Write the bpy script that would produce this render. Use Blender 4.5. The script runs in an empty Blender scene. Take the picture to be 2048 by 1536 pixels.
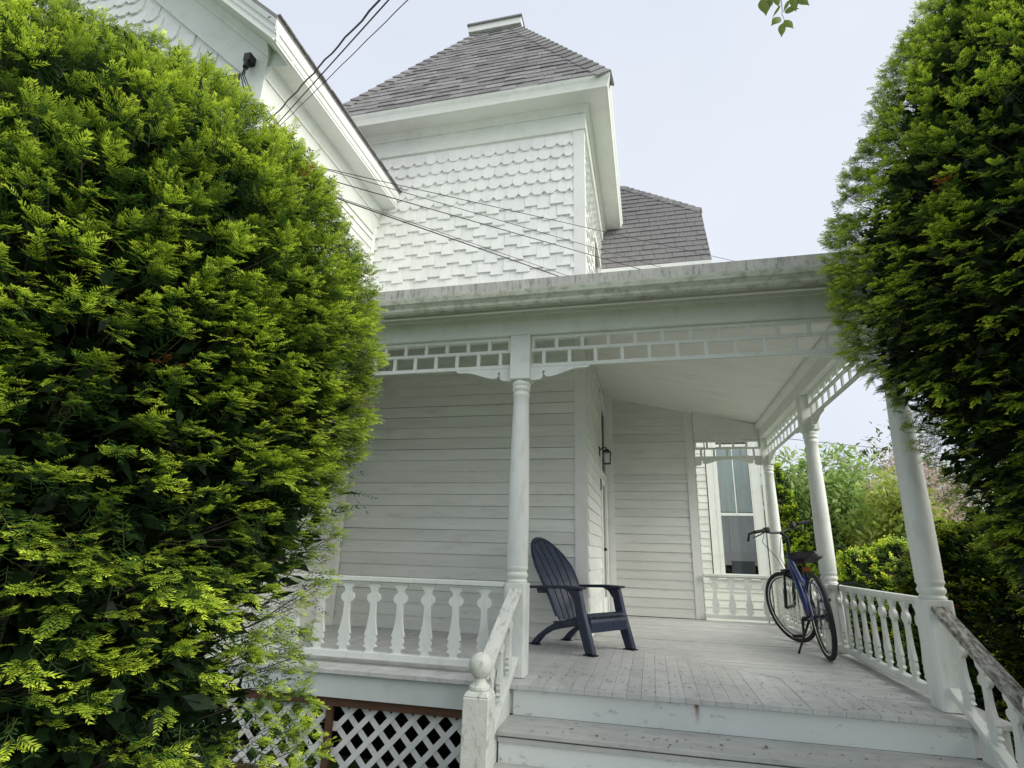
import bpy, math, random
import numpy as np
from mathutils import Vector, Matrix, Euler
random.seed(7); rng = np.random.default_rng(7)
sc = bpy.context.scene
COL = sc.collection
# ---------------------------------------------------------------- camera, sky, sun, exposure
C = 1.68                                   # eye height; heights below are given as C + height over the eye
cam_d = bpy.data.cameras.new('camera'); cam = bpy.data.objects.new('camera', cam_d); COL.objects.link(cam)
cam_d.sensor_width = 36.0; cam_d.sensor_fit = 'HORIZONTAL'; cam_d.lens = 19.62
cam_d.clip_start = 0.05; cam_d.clip_end = 2000
M = Matrix(((0.97240, 0.04261, 0.22979), (0.23182, -0.28871, -0.92894), (0.02676, 0.95647, -0.29062)))
M = M.to_quaternion().to_matrix()
cam.matrix_world = Matrix.Translation((0, 0, C)) @ M.to_4x4()
sc.camera = cam
SUN_EL, SUN_AZ = math.radians(36), math.radians(101)   # azimuth from +Y towards +X: the brighter part of the cloud is to the right
world = bpy.data.worlds.new('World'); sc.world = world; world.use_nodes = True
nt = world.node_tree; nt.nodes.clear()
wo = nt.nodes.new('ShaderNodeOutputWorld'); bg = nt.nodes.new('ShaderNodeBackground')
sky = nt.nodes.new('ShaderNodeTexSky'); sky.sky_type = 'NISHITA'; sky.sun_disc = False
sky.sun_elevation = SUN_EL; sky.sun_rotation = SUN_AZ; sky.air_density = 1.0; sky.dust_density = 4.0; sky.ozone_density = 1.0
# overcast: the clear sky shows only faintly through an even pale cloud deck
tc = nt.nodes.new('ShaderNodeTexCoord'); nz = nt.nodes.new('ShaderNodeTexNoise'); nz.inputs['Scale'].default_value = 1.6; nz.inputs['Detail'].default_value = 4
nt.links.new(tc.outputs['Generated'], nz.inputs['Vector'])
cr = nt.nodes.new('ShaderNodeValToRGB'); cr.color_ramp.elements[0].position = .3; cr.color_ramp.elements[1].position = .75
cr.color_ramp.elements[0].color = (6.35, 6.9, 8.0, 1); cr.color_ramp.elements[1].color = (7.6, 7.95, 8.6, 1)
nt.links.new(nz.outputs['Fac'], cr.inputs['Fac'])
mx = nt.nodes.new('ShaderNodeMix'); mx.data_type = 'RGBA'; mx.inputs['Factor'].default_value = .9
nt.links.new(sky.outputs['Color'], mx.inputs['A']); nt.links.new(cr.outputs['Color'], mx.inputs['B'])
nt.links.new(mx.outputs['Result'], bg.inputs['Color']); bg.inputs['Strength'].default_value = 0.0446
nt.links.new(bg.outputs['Background'], wo.inputs['Surface'])
sun_d = bpy.data.lights.new('sun', 'SUN'); sun_d.energy = 1.5; sun_d.angle = math.radians(60); sun_d.color = (1, .955, .875)
sun = bpy.data.objects.new('sun', sun_d); COL.objects.link(sun)
sun.rotation_euler = Vector((-math.sin(SUN_AZ) * math.cos(SUN_EL), -math.cos(SUN_AZ) * math.cos(SUN_EL), -math.sin(SUN_EL))).to_track_quat('-Z', 'Y').to_euler()
sc.view_settings.view_transform = 'Standard'; sc.view_settings.look = 'None'
sc.view_settings.exposure = 1.45; sc.view_settings.gamma = 1.0; sc.view_settings.use_curve_mapping = False
# ---------------------------------------------------------------- materials
def mat(name, base, rough=.6, var=.06, scale=6.0, dirt=None, dirt_amt=0.0, dirt_scale=9.0, bump=0.0, bump_scale=60, stretch=(1, 1, 1), metallic=0.0, piece=0.0, spec=.4, lo=.52, hi=.72):
    m = bpy.data.materials.new(name); m.use_nodes = True
    t = m.node_tree; n = t.nodes; b = n['Principled BSDF']
    b.inputs['Roughness'].default_value = rough; b.inputs['Metallic'].default_value = metallic
    b.inputs['Specular IOR Level'].default_value = spec
    g = n.new('ShaderNodeNewGeometry'); mp = n.new('ShaderNodeMapping'); mp.inputs['Scale'].default_value = stretch
    t.links.new(g.outputs['Position'], mp.inputs['Vector'])
    z = n.new('ShaderNodeTexNoise'); z.inputs['Scale'].default_value = scale; z.inputs['Detail'].default_value = 6
    t.links.new(mp.outputs['Vector'], z.inputs['Vector'])
    r = n.new('ShaderNodeMapRange'); r.inputs['From Min'].default_value = .3; r.inputs['From Max'].default_value = .7
    r.inputs['To Min'].default_value = 1 - var; r.inputs['To Max'].default_value = 1 + var
    t.links.new(z.outputs['Fac'], r.inputs['Value'])
    fac = r.outputs['Result']
    if piece:
        oi = n.new('ShaderNodeObjectInfo'); pr = n.new('ShaderNodeMapRange')
        pr.inputs['To Min'].default_value = 1 - piece; pr.inputs['To Max'].default_value = 1 + piece
        t.links.new(oi.outputs['Random'], pr.inputs['Value'])
        mu = n.new('ShaderNodeMath'); mu.operation = 'MULTIPLY'
        t.links.new(fac, mu.inputs[0]); t.links.new(pr.outputs['Result'], mu.inputs[1]); fac = mu.outputs[0]
    v = n.new('ShaderNodeMix'); v.data_type = 'RGBA'; v.blend_type = 'MULTIPLY'; v.inputs['Factor'].default_value = 1
    v.inputs['A'].default_value = (*base, 1); t.links.new(fac, v.inputs['B'])
    out = v.outputs['Result']
    if dirt:
        d = n.new('ShaderNodeTexNoise'); d.inputs['Scale'].default_value = dirt_scale; d.inputs['Detail'].default_value = 8; d.inputs['Roughness'].default_value = .68
        t.links.new(mp.outputs['Vector'], d.inputs['Vector'])
        dr = n.new('ShaderNodeMapRange'); dr.inputs['From Min'].default_value = lo; dr.inputs['From Max'].default_value = hi; dr.inputs['To Max'].default_value = dirt_amt
        t.links.new(d.outputs['Fac'], dr.inputs['Value'])
        dm = n.new('ShaderNodeMix'); dm.data_type = 'RGBA'; dm.inputs['B'].default_value = (*dirt, 1)
        t.links.new(dr.outputs['Result'], dm.inputs['Factor']); t.links.new(out, dm.inputs['A']); out = dm.outputs['Result']
    t.links.new(out, b.inputs['Base Color'])
    if bump:
        bn = n.new('ShaderNodeTexNoise'); bn.inputs['Scale'].default_value = bump_scale; bn.inputs['Detail'].default_value = 5
        t.links.new(mp.outputs['Vector'], bn.inputs['Vector'])
        bu = n.new('ShaderNodeBump'); bu.inputs['Strength'].default_value = bump; bu.inputs['Distance'].default_value = .01
        t.links.new(bn.outputs['Fac'], bu.inputs['Height']); t.links.new(bu.outputs['Normal'], b.inputs['Normal'])
    return m
PM = {}
PM['white'] = mat('white_paint', (.79, .81, .77), .55, .035, 3.0, (.50, .52, .47), .30, 5.0, .06, 40, piece=.025)
PM['clap'] = mat('clapboard_paint', (.74, .76, .71), .55, .05, 4.0, (.44, .44, .40), .5, 7.0, .14, 55, (.45, .45, 2.4), piece=.055, lo=.55, hi=.75)
PM['shingle'] = mat('shingle_paint', (.80, .82, .785), .6, .04, 5.0, (.52, .53, .50), .35, 16.0, .22, 50, (1, 1, .35), piece=.035)
PM['porch'] = mat('bounce_tinted_porch_paint', (.74, .775, .715), .55, .04, 3.0, (.46, .49, .41), .35, 7.0, .10, 45, piece=.02)  # green tint in the base stands for light bounced off the foliage
PM['post'] = mat('post_paint', (.75, .78, .73), .5, .04, 4.0, (.42, .44, .36), .45, 11.0, .2, 60, (1, 1, .35))
PM['ceiling'] = mat('ceiling_paint', (.82, .83, .785), .6, .03, 3.0, (.58, .57, .54), .6, 2.2, .05, 30, (.5, 2.2, 1), lo=.56, hi=.74)
PM['algae'] = mat('weathered_paint', (.70, .72, .66), .65, .08, 8.0, (.20, .215, .11), .80, 13.0, .3, 60, (1.6, .6, .9), lo=.53, hi=.70)
PM['oldrail'] = mat('weathered_rail_paint', (.50, .50, .46), .8, .1, 10, (.10, .09, .07), .95, 22.0, .5, 70, (2, .7, .7), lo=.38, hi=.60)
PM['gutter'] = mat('gutter_paint', (.45, .48, .39), .5, .08, 5.0, (.17, .18, .09), .8, 16.0, .12, 50, (.8, 1, 1), lo=.47, hi=.70)
PM['edge'] = mat('stained_roof_edge', (.46, .46, .42), .7, .12, 6.0, (.09, .09, .065), .85, 30.0, .2, 50, (1.1, 1, .25), lo=.50, hi=.72)
PM['floor'] = mat('grey_floor_paint', (.57, .575, .56), .55, .08, 5.0, (.24, .225, .20), .5, 9.0, .12, 50, piece=.06, lo=.52, hi=.78)
PM['tread'] = mat('tread_paint', (.50, .51, .48), .6, .09, 5.0, (.19, .185, .16), .5, 12.0, .2, 55, (.5, 1.5, 1), piece=.04)
PM['riser'] = mat('riser_paint', (.74, .78, .745), .55, .04, 3.0, (.25, .27, .25), .65, 10.0, .12, 50, (.6, 1, 1), lo=.60, hi=.68)
def rust_streak(m, x0, ztop, length):
    # a rust streak that runs down from a nail: its own shape, fixed to the board
    t = m.node_tree; n = t.nodes; b = n['Principled BSDF']; old = b.inputs['Base Color'].links[0].from_socket
    g = n.new('ShaderNodeNewGeometry'); sp = n.new('ShaderNodeSeparateXYZ'); t.links.new(g.outputs['Position'], sp.inputs[0])
    def mr(sock, a, b_, c, d):
        r = n.new('ShaderNodeMapRange'); r.inputs['From Min'].default_value = a; r.inputs['From Max'].default_value = b_; r.inputs['To Min'].default_value = c; r.inputs['To Max'].default_value = d
        t.links.new(sock, r.inputs['Value']); return r.outputs['Result']
    def mth(op, a, b_):
        r = n.new('ShaderNodeMath'); r.operation = op
        for i, v in enumerate((a, b_)):
            if v is None: continue
            if isinstance(v, (int, float)): r.inputs[i].default_value = v
            else: t.links.new(v, r.inputs[i])
        return r.outputs[0]
    z = n.new('ShaderNodeTexNoise'); z.inputs['Scale'].default_value = 45; t.links.new(g.outputs['Position'], z.inputs['Vector'])
    dx = mth('ABSOLUTE', mth('SUBTRACT', sp.outputs[0], x0), None); wob = mth('MULTIPLY', z.outputs['Fac'], .018)
    fx = mr(mth('ADD', dx, wob), .012, .032, 1, 0); fz = mr(sp.outputs[2], ztop-length, ztop, 0, 1)
    f = mth('MULTIPLY', fx, fz); mx_ = n.new('ShaderNodeMix'); mx_.data_type = 'RGBA'; mx_.inputs['B'].default_value = (.22, .075, .012, 1)
    t.links.new(f, mx_.inputs['Factor']); t.links.new(old, mx_.inputs['A']); t.links.new(mx_.outputs['Result'], b.inputs['Base Color'])
rust_streak(PM['riser'], .255, 1.68-.945, .13)
PM['gap_shade'] = mat('gap_shade_backing', (.10, .095, .085), .9, .1, 5)  # wall backing darkened so the slots between boards read as shadow lines
PM['skirt'] = mat('skirt_paint', (.62, .66, .655), .5, .04, 3.0, (.40, .43, .42), .4, 4.0, .08, 45)
PM['brown'] = mat('stained_brown_wood', (.095, .046, .028), .65, .2, 12, (.04, .02, .014), .6, 20, .3, 60, (.3, 1, 1))
PM['lattice'] = mat('lattice_paint', (.70, .71, .71), .6, .05, 5, (.42, .42, .40), .4, 9, piece=.05)
PM['roof'] = mat('roof_shingle', (.255, .250, .252), .95, .22, 34, (.16, .165, .14), .55, 5, .5, 220, piece=.22, spec=.12)
PM['roofdark'] = mat('roof_underlay', (.035, .033, .033), .95, .1, 30, spec=.1)
PM['dark'] = mat('void_shade', (.012, .012, .012), .95, .1, 5, spec=.05)  # near-black colour standing in for shade indoors and under the floor
PM['navy'] = mat('navy_plastic', (.016, .025, .054), .36, .15, 7, (.09, .10, .13), .45, 18, .08, 150, spec=.45)
PM['black'] = mat('black_metal', (.012, .012, .013), .45, .1, 9)
PM['rubber'] = mat('tyre_rubber', (.018, .018, .019), .8, .15, 14)
PM['chrome'] = mat('brushed_metal', (.55, .56, .58), .28, .05, 9, metallic=1)
PM['blue'] = mat('blue_frame_paint', (.012, .024, .15), .28, .08, 4, spec=.6)
PM['teal'] = mat('teal_decal', (.02, .25, .30), .4, .05, 4)
PM['seat'] = mat('saddle_vinyl', (.014, .014, .015), .38, .1, 9)
PM['wire'] = mat('wire_rubber', (.030, .028, .030), .6, .1, 9)
PM['curtain'] = mat('curtain_cloth', (.66, .68, .71), .9, .06, 4, stretch=(9, 9, .2))
PM['lace'] = mat('lace_cloth', (.86, .95, .95), .9, .06, 4, stretch=(9, 9, .2))
PM['board'] = mat('pale_card', (.62, .63, .66), .8, .03, 4)
PM['box'] = mat('grey_case', (.17, .19, .22), .6, .06, 5)
PM['bark'] = mat('bark', (.085, .058, .042), .9, .25, 14, (.03, .02, .016), .6, 20, .6, 40, (1, 1, .25))
PM['twig'] = mat('twig_bark', (.055, .045, .035), .9, .2, 14)
PM['greytwig'] = mat('pale_twig_bark', (.17, .145, .14), .9, .2, 8)
PM['rust'] = mat('rust', (.24, .07, .012), .9, .3, 60)
PM['grass'] = mat('lawn', (.075, .12, .035), .95, .35, 3.0, (.10, .08, .05), .5, 1.2, .5, 30)
PM['bounce_walk'] = mat('concrete', (.42, .41, .39), .9, .1, 3, (.25, .25, .22), .4, 6, .3, 40)
PM['wreath'] = mat('metal_lantern', (.010, .010, .011), .5, .1, 8)
def glassmat(name, tint, rough=.03, trans=.55):
    m = bpy.data.materials.new(name); m.use_nodes = True; t = m.node_tree; n = t.nodes; n.clear()
    o = n.new('ShaderNodeOutputMaterial'); g = n.new('ShaderNodeBsdfGlossy'); g.inputs['Roughness'].default_value = rough
    p = n.new('ShaderNodeBsdfTransparent'); p.inputs['Color'].default_value = (*tint, 1)
    f = n.new('ShaderNodeFresnel'); f.inputs['IOR'].default_value = 1.5
    a = n.new('ShaderNodeMath'); a.operation = 'MULTIPLY_ADD'; a.inputs[1].default_value = 1.0; a.inputs[2].default_value = .0
    t.links.new(f.outputs[0], a.inputs[0])
    x = n.new('ShaderNodeMixShader'); t.links.new(a.outputs[0], x.inputs[0]); t.links.new(p.outputs[0], x.inputs[1]); t.links.new(g.outputs[0], x.inputs[2])
    t.links.new(x.outputs[0], o.inputs['Surface']); return m
PM['glass'] = glassmat('window_glass', (.99, 1.0, 1.0))
def leafmat(name, gloss=.35, trans=.35):
    m = bpy.data.materials.new(name); m.use_nodes = True; t = m.node_tree; n = t.nodes; n.clear()
    o = n.new('ShaderNodeOutputMaterial'); a = n.new('ShaderNodeAttribute'); a.attribute_name = 'col'
    b = n.new('ShaderNodeBsdfPrincipled'); b.inputs['Roughness'].default_value = gloss; b.inputs['Specular IOR Level'].default_value = .3
    tr = n.new('ShaderNodeBsdfTranslucent'); x = n.new('ShaderNodeMixShader'); x.inputs[0].default_value = trans
    t.links.new(a.outputs['Color'], b.inputs['Base Color']); t.links.new(a.outputs['Color'], tr.inputs['Color'])
    t.links.new(b.outputs[0], x.inputs[1]); t.links.new(tr.outputs[0], x.inputs[2]); t.links.new(x.outputs[0], o.inputs['Surface']); return m
PM['leaf'] = leafmat('leaf_surface', .45, .45)
PM['needle'] = leafmat('yew_needle', .5, .32)
# ---------------------------------------------------------------- object helpers
WM = {}
def tag(o, label=None, cat=None, group=None, kind=None):
    if label: o['label'] = label
    if cat: o['category'] = cat
    if group: o['group'] = group
    if kind: o['kind'] = kind
    return o
def thing(name, loc, label, cat, group=None, rotz=0, scale=1.0):
    o = bpy.data.objects.new(name, None); o.empty_display_size = .2; COL.objects.link(o)
    o.location = loc; o.rotation_euler = (0, 0, rotz)
    o.scale = (scale,)*3
    WM[o] = Matrix.Translation(loc) @ Matrix.Rotation(rotz, 4, 'Z') @ Matrix.Scale(scale, 4)
    return tag(o, label, cat, group)
def put(name, me, m=None, parent=None, mw=None, local=False):
    """link a mesh as an object; mw is its world matrix (or, with local, the matrix under its parent)"""
    o = bpy.data.objects.new(name, me); COL.objects.link(o)
    mw = mw or Matrix()
    if m is not None and not me.materials: me.materials.append(m)
    if parent is not None:
        o.parent = parent
        if not local: mw = WM[parent].inverted() @ mw
        WM[o] = WM[parent] @ mw
    else: WM[o] = mw
    o.matrix_basis = mw
    return o
class MB:
    def __init__(s): s.v = []; s.f = []
    def add(s, v, f):
        k = len(s.v); s.v += [tuple(p) for p in v]; s.f += [tuple(i + k for i in q) for q in f]; return s
    def box(s, x0, x1, y0, y1, z0, z1):
        return s.add([(x0,y0,z0),(x1,y0,z0),(x1,y1,z0),(x0,y1,z0),(x0,y0,z1),(x1,y0,z1),(x1,y1,z1),(x0,y1,z1)],
                     [(0,3,2,1),(4,5,6,7),(0,1,5,4),(1,2,6,5),(2,3,7,6),(3,0,4,7)])
    def hexa(s, p):   # 8 points: bottom 4 (ccw), top 4
        return s.add(p, [(0,3,2,1),(4,5,6,7),(0,1,5,4),(1,2,6,5),(2,3,7,6),(3,0,4,7)])
    def prism(s, poly, fn0, fn1):   # polygon mapped by two functions to the two caps
        n = len(poly); v = [fn0(*p) for p in poly] + [fn1(*p) for p in poly]
        return s.add(v, [tuple(range(n))[::-1], tuple(range(n, 2*n))] + [(i, (i+1) % n, n + (i+1) % n, n + i) for i in range(n)])
    def lathe(s, prof, n=20, cx=0, cy=0):
        v = []; f = []
        for r, z in prof:
            for i in range(n):
                a = 2*math.pi*i/n; v.append((cx + r*math.cos(a), cy + r*math.sin(a), z))
        for k in range(len(prof)-1):
            for i in range(n): f.append((k*n+i, k*n+(i+1) % n, (k+1)*n+(i+1) % n, (k+1)*n+i))
        f.append(tuple(range(n))[::-1]); f.append(tuple((len(prof)-1)*n+i for i in range(n)))
        return s.add(v, f)
    def tube(s, pts, rad, n=8, closed=False):
        pts = [Vector(p) for p in pts]; v = []; f = []; L = len(pts); prev = None
        for i, p in enumerate(pts):
            if closed: d = pts[(i+1) % L] - pts[i-1]
            else: d = pts[min(i+1, L-1)] - pts[max(i-1, 0)]
            d.normalize()
            if prev is None:
                a = Vector((0, 0, 1)) if abs(d.z) < .9 else Vector((1, 0, 0)); u = d.cross(a).normalized()
            else: u = (prev - d * prev.dot(d)).normalized()
            prev = u; w = d.cross(u); r = rad[i] if isinstance(rad, (list, tuple)) else rad
            for k in range(n):
                a = 2*math.pi*k/n; v.append(p + u*(r*math.cos(a)) + w*(r*math.sin(a)))
        for i in range(L if closed else L-1):
            j = (i+1) % L
            for k in range(n): f.append((i*n+k, i*n+(k+1) % n, j*n+(k+1) % n, j*n+k))
        if not closed: f.append(tuple(range(n))[::-1]); f.append(tuple((L-1)*n+k for k in range(n)))
        return s.add(v, f)
    def mesh(s, name, smooth=False, bevel=0):
        me = bpy.data.meshes.new(name); me.from_pydata(s.v, [], s.f)
        import bmesh
        bm = bmesh.new(); bm.from_mesh(me); bmesh.ops.recalc_face_normals(bm, faces=bm.faces)
        if bevel: bmesh.ops.bevel(bm, geom=list(bm.edges), offset=bevel, segments=1, affect='EDGES', profile=.5)
        bm.to_mesh(me); bm.free()
        if smooth:
            me.shade_smooth()
            try: me.set_sharp_from_angle(angle=math.radians(40))
            except Exception: pass
        return me
    def obj(s, name, m, parent=None, smooth=False, bevel=0):
        return put(name, s.mesh(name, smooth, bevel), PM[m] if isinstance(m, str) else m, parent)
def box(name, m, parent, x0, x1, y0, y1, z0, z1, bevel=0): return MB().box(x0, x1, y0, y1, z0, z1).obj(name, m, parent, bevel=bevel)
def np_mesh(name, V, F, cols=None, m=None):
    """V (n,3), F (k,3|4) ints, cols (n,3): one fast mesh"""
    me = bpy.data.meshes.new(name); V = np.asarray(V, np.float32); F = np.asarray(F, np.int32); k = F.shape[1]
    me.vertices.add(len(V)); me.vertices.foreach_set('co', V.ravel())
    me.loops.add(F.size); me.loops.foreach_set('vertex_index', F.ravel())
    me.polygons.add(len(F)); me.polygons.foreach_set('loop_start', np.arange(0, F.size, k, dtype=np.int32))
    me.polygons.foreach_set('loop_total', np.full(len(F), k, np.int32))
    if cols is not None:
        a = me.color_attributes.new('col', 'FLOAT_COLOR', 'POINT')
        a.data.foreach_set('color', np.concatenate([cols, np.ones((len(cols), 1))], 1).astype(np.float32).ravel())
    me.update(calc_edges=True); me.validate()
    if m: me.materials.append(m)
    return me
# ---------------------------------------------------------------- ground
g = np.array([[x, y, 0] for y in np.linspace(-40, 300, 35) for x in np.linspace(-170, 170, 35)], float)
F = [(j*35+i, j*35+i+1, (j+1)*35+i+1, (j+1)*35+i) for j in range(34) for i in range(34)]
tag(put('ground', np_mesh('ground', g, F), PM['grass']), 'mown green lawn around the house', 'lawn', kind='structure')
pth = MB(); rp = random.Random(3)
for i in range(9): pth.box(-1.0, 1.85, 3.2-1.2*(i+1)+.006, 3.2-1.2*i-.006, .004, .045 + rp.uniform(-.006, .006))
tag(pth.obj('bounce_walk', 'bounce_walk'), 'unseen concrete walk added at the porch steps to bounce light', 'bounce_walk', kind='structure')  # lies out of view, added to bounce light up into the porch
# ---------------------------------------------------------------- house
FZ = C - .909                                # porch floor height
XT, YW, YR, XW, YG = -.72, 6.85, 9.85, -3.93, 4.12   # tower/door wall, porch wall, rear wall, wing side wall, wing front wall
house = thing('house', (-2.4, 7, 0), 'white Victorian house with a shingled corner tower and grey hipped roof', 'house')
def clapboards(parent, a, b, n, z0, z1, exp, m='clap', skip=()):
    a = Vector((*a, 0)); b = Vector((*b, 0)); n = Vector((*n, 0)); z = z0
    while z < z1 - .02:
        e = min(exp, z1 - z)
        o1 = .022 + random.uniform(-.002, .003); o2 = .022 + random.uniform(-.002, .003); dz0 = random.uniform(-.004, .004); dz1 = random.uniform(-.004, .004)
        t = min(z + e - .0032, z1)
        segs = [(0.0, 1.0)]
        for (s0, s1, q0, q1) in skip:       # openings: fractions along the wall, heights
            if z < q1 - .02 and z + e > q0 + .02:
                segs = [x for g0, g1 in segs for x in ((g0, min(g1, s0)), (max(g0, s1), g1)) if x[1] - x[0] > .01]
        L_ = (b - a).length; cut = random.uniform(.15, .85)
        if L_ > 1.8 and random.random() < .55: segs = [x for g0, g1 in segs for x in (((g0, cut - .0012/L_), (cut + .0012/L_, g1)) if g0 + .1 < cut < g1 - .1 else ((g0, g1),))]
        for g0, g1 in segs:
            p = a.lerp(b, g0); q = a.lerp(b, g1)
            zz = lambda f: z + dz0 * (1-f) + dz1 * f
            mb = MB().hexa([p + n*.001 + Vector((0,0,zz(g0))), q + n*.001 + Vector((0,0,zz(g1))), q + n*o2 + Vector((0,0,zz(g1))), p + n*o1 + Vector((0,0,zz(g0))),
                            p + n*.001 + Vector((0,0,t)), q + n*.001 + Vector((0,0,t)), q + n*.008 + Vector((0,0,t)), p + n*.008 + Vector((0,0,t))])
            mb.obj('clapboard', m, parent)
        z += e
# wall behind the porch chair
w = box('porch_wall', 'gap_shade', house, XW-.5, XT, YW, YW+.12, 0, C+3.0)
clapboards(w, (XW, YW), (XT-.145, YW), (0, -1), FZ+.012, C+2.8, .1455)
box('corner_board', 'white', w, XT-.145, XT+.001, YW-.026, YW-.001, FZ+.005, C+3.3)
box('base_trim', 'white', w, XW, XT-.15, YW-.024, YW-.001, FZ+.001, FZ+.03)
# door wall
DY0, DY1 = 8.78, 9.66
w = box('door_wall', 'gap_shade', house, XT-.12, XT-.001, YW+.121, YR, 0, C+3.0)
clapboards(w, (XT, YW), (XT, YR), (1, 0), FZ+.012, C+2.8, .1455, skip=((.605, 1.0, -1, C+2.60),))
# rear wall
w = box('rear_wall', 'gap_shade', house, XT-.3, .77, YR, YR+.12, 0, C+5.02)
clapboards(w, (XT+.145, YR), (.645, YR), (0, -1), FZ+.012, C+2.9, .1405)
box('corner_board', 'white', w, .645, .775, YR-.03, YR-.001, FZ+.004, C+3.0)
box('corner_board', 'white', w, XT, XT+.145, YR-.03, YR-.001, FZ+.004, C+2.9)
box('drip_board', 'white', w, XT+.15, .64, YR-.034, YR-.0185, C+1.215, C+1.25)
clapboards(w, (.78, YR), (.78, YR+3), (1, 0), .2, C+5.0, .14)
box('side_wall', 'gap_shade', house, .70, .779, YR+.121, YR+5, 0, C+5.02)
# door with casing, transom and storm door
d = MB().box(XT-.07, XT-.03, DY0, DY1, FZ+.02, FZ+2.13).obj('door', 'white', house)
for y0, y1 in ((DY0+.12, DY0+.40), (DY0+.48, DY1-.12)):
    for z0, z1 in ((.15, .75), (.9, 1.95)): box('panel', 'white', d, XT-.031, XT-.022, y0, y1, FZ+z0, FZ+z1, bevel=.004)
MB().tube([(XT-.03, DY0+.07, FZ+1.0), (XT+.03, DY0+.07, FZ+1.0)], .012).lathe([(.01, FZ+.985), (.03, FZ+.99), (.03, FZ+1.02), (.01, FZ+1.03)], 12, XT+.05, DY0+.07).obj('handle', 'black', d, True)
box('lock', 'black', d, XT-.03, XT+.01, DY0+.05, DY0+.09, FZ+1.18, FZ+1.23)
sd = MB().box(XT-.012, XT+.012, DY0+.01, DY0+.09, FZ+.02, FZ+2.12).box(XT-.012, XT+.012, DY1-.09, DY1-.01, FZ+.02, FZ+2.12).box(XT-.012, XT+.012, DY0+.09, DY1-.09, FZ+2.02, FZ+2.12).box(XT-.012, XT+.012, DY0+.09, DY1-.09, FZ+.02, FZ+.3).obj('storm_door', 'white', house)
box('pane', 'glass', sd, XT-.002, XT+.002, DY0+.09, DY1-.09, FZ+.3, FZ+2.02)
MB().tube([(XT+.012, DY0+.06, C+.16), (XT+.05, DY0+.06, C+.16), (XT+.055, DY0+.14, C+.15), (XT+.012, DY0+.16, C+.15)], .008).obj('closer', 'chrome', sd, True)
tr = MB().box(XT-.05, XT-.03, DY0, DY1, FZ+2.2, FZ+2.62).obj('transom', 'white', house)
box('pane', 'glass', tr, XT-.028, XT-.022, DY0+.06, DY1-.06, FZ+2.26, FZ+2.56)
box('transom_shade', 'dark', tr, XT-.0295, XT-.0285, DY0+.06, DY1-.06, FZ+2.26, FZ+2.56)  # near-black sheet painting the unlit hall behind the transom
for nm, b in (('casing', (XT, XT+.035, DY0-.13, DY0, FZ+.004, FZ+3.25)), ('casing', (XT, XT+.035, DY1, DY1+.12, FZ+.004, FZ+3.25)), ('rail', (XT-.06, XT+.03, DY0, DY1, FZ+2.13, FZ+2.2)), ('head', (XT, XT+.05, DY0-.15, DY1+.14, FZ+3.251, FZ+3.42))):
    box('door_' + nm, 'white', house, *b, bevel=.004)
box('panel_above_door', 'white', house, XT-.05, XT-.02, DY0, DY1, FZ+2.62, FZ+3.25)
# ---- wall shingles
SW, SE = .19, .2
def shingle_mesh(kind, w=SW, h=SE+.05):
    if kind == 'fan': poly = [(-w/2+.001, h), (-w/2+.001, .056), (-.042, 0), (.042, 0), (w/2-.001, .056), (w/2-.001, h)]
    else: poly = [(-w/2+.001, h), (-w/2+.001, 0), (w/2-.001, 0), (w/2-.001, h)]
    f = lambda x, z: (x, -.006 - .030*(1 - z/h), z); b = lambda x, z: (x, -.001, z)
    return MB().prism(poly, b, f).mesh('shingle')
fan, sq = shingle_mesh('fan'), shingle_mesh('sq')
for q in (fan, sq): q.materials.append(PM['shingle'])
def shingle_rows(rows, x0, x1, y, parent=None, mw=None, clip=None):
    """rows: (kind, z of the butt); returns joined builder when parent is None"""
    j = MB(); mw = mw or Matrix()
    for r, (kind, z) in enumerate(rows):
        x = x0 + (SW/2 if (r % 2 == 0) else 0); k = 0
        while x < x1 + SW*.25:
            dz = (.052 if k % 2 else 0.0) if kind == 'sq' else 0
            xa = max(x - SW/2, x0); xb = min(x + SW/2, x1)
            if xb - xa > .03 and (clip is None or clip(x, z)):
                s = (xb - xa)/SW
                T = mw @ Matrix.Translation(((xa+xb)/2, y, z + dz + random.uniform(-.004, .004))) @ Matrix.Rotation(random.uniform(-.008, .008), 4, 'Y') @ Matrix.Diagonal((s, 1 + random.uniform(-.12, .12), 1, 1))
                me = fan if kind == 'fan' else sq
                if parent is not None: put('shingle', me, None, parent, T)
                else: j.add([T @ v.co for v in me.vertices], [tuple(p.vertices) for p in me.polygons])
            x += SW; k += 1
    return j
TROWS = [('fan', C+5.795-.2*i) for i in range(5)] + [('sq', C+4.765-.2*i) for i in range(9)]
TX0 = -4.65
tw = box('tower_wall', 'white', house, TX0, XT-.001, YW, YW+.12, C+3.001, C+6.5)
box('plain_course', 'shingle', tw, XW-.4, XT-.14, YW-.012, YW-.001, C+5.9, C+6.032)
shingle_rows(TROWS, -3.95, XT-.14, YW, tw)
box('corner_board', 'white', tw, XT-.14, XT+.022, YW-.03, YW-.0005, C+2.9, C+6.03)
def stepbox(name, m, parent, front, side, z0, z1):   # board that wraps the tower's front and right side, proud by 'front'
    mb = MB().box(TX0, XT+front, YW-front, YW-.0305+.03, z0, z1).box(XT-.0, XT+front, YW+.0005, 10.3, z0, z1)
    return mb.obj(name, m, parent)
stepbox('frieze', 'porch', tw, .045, 0, C+6.031, C+6.34)
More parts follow.
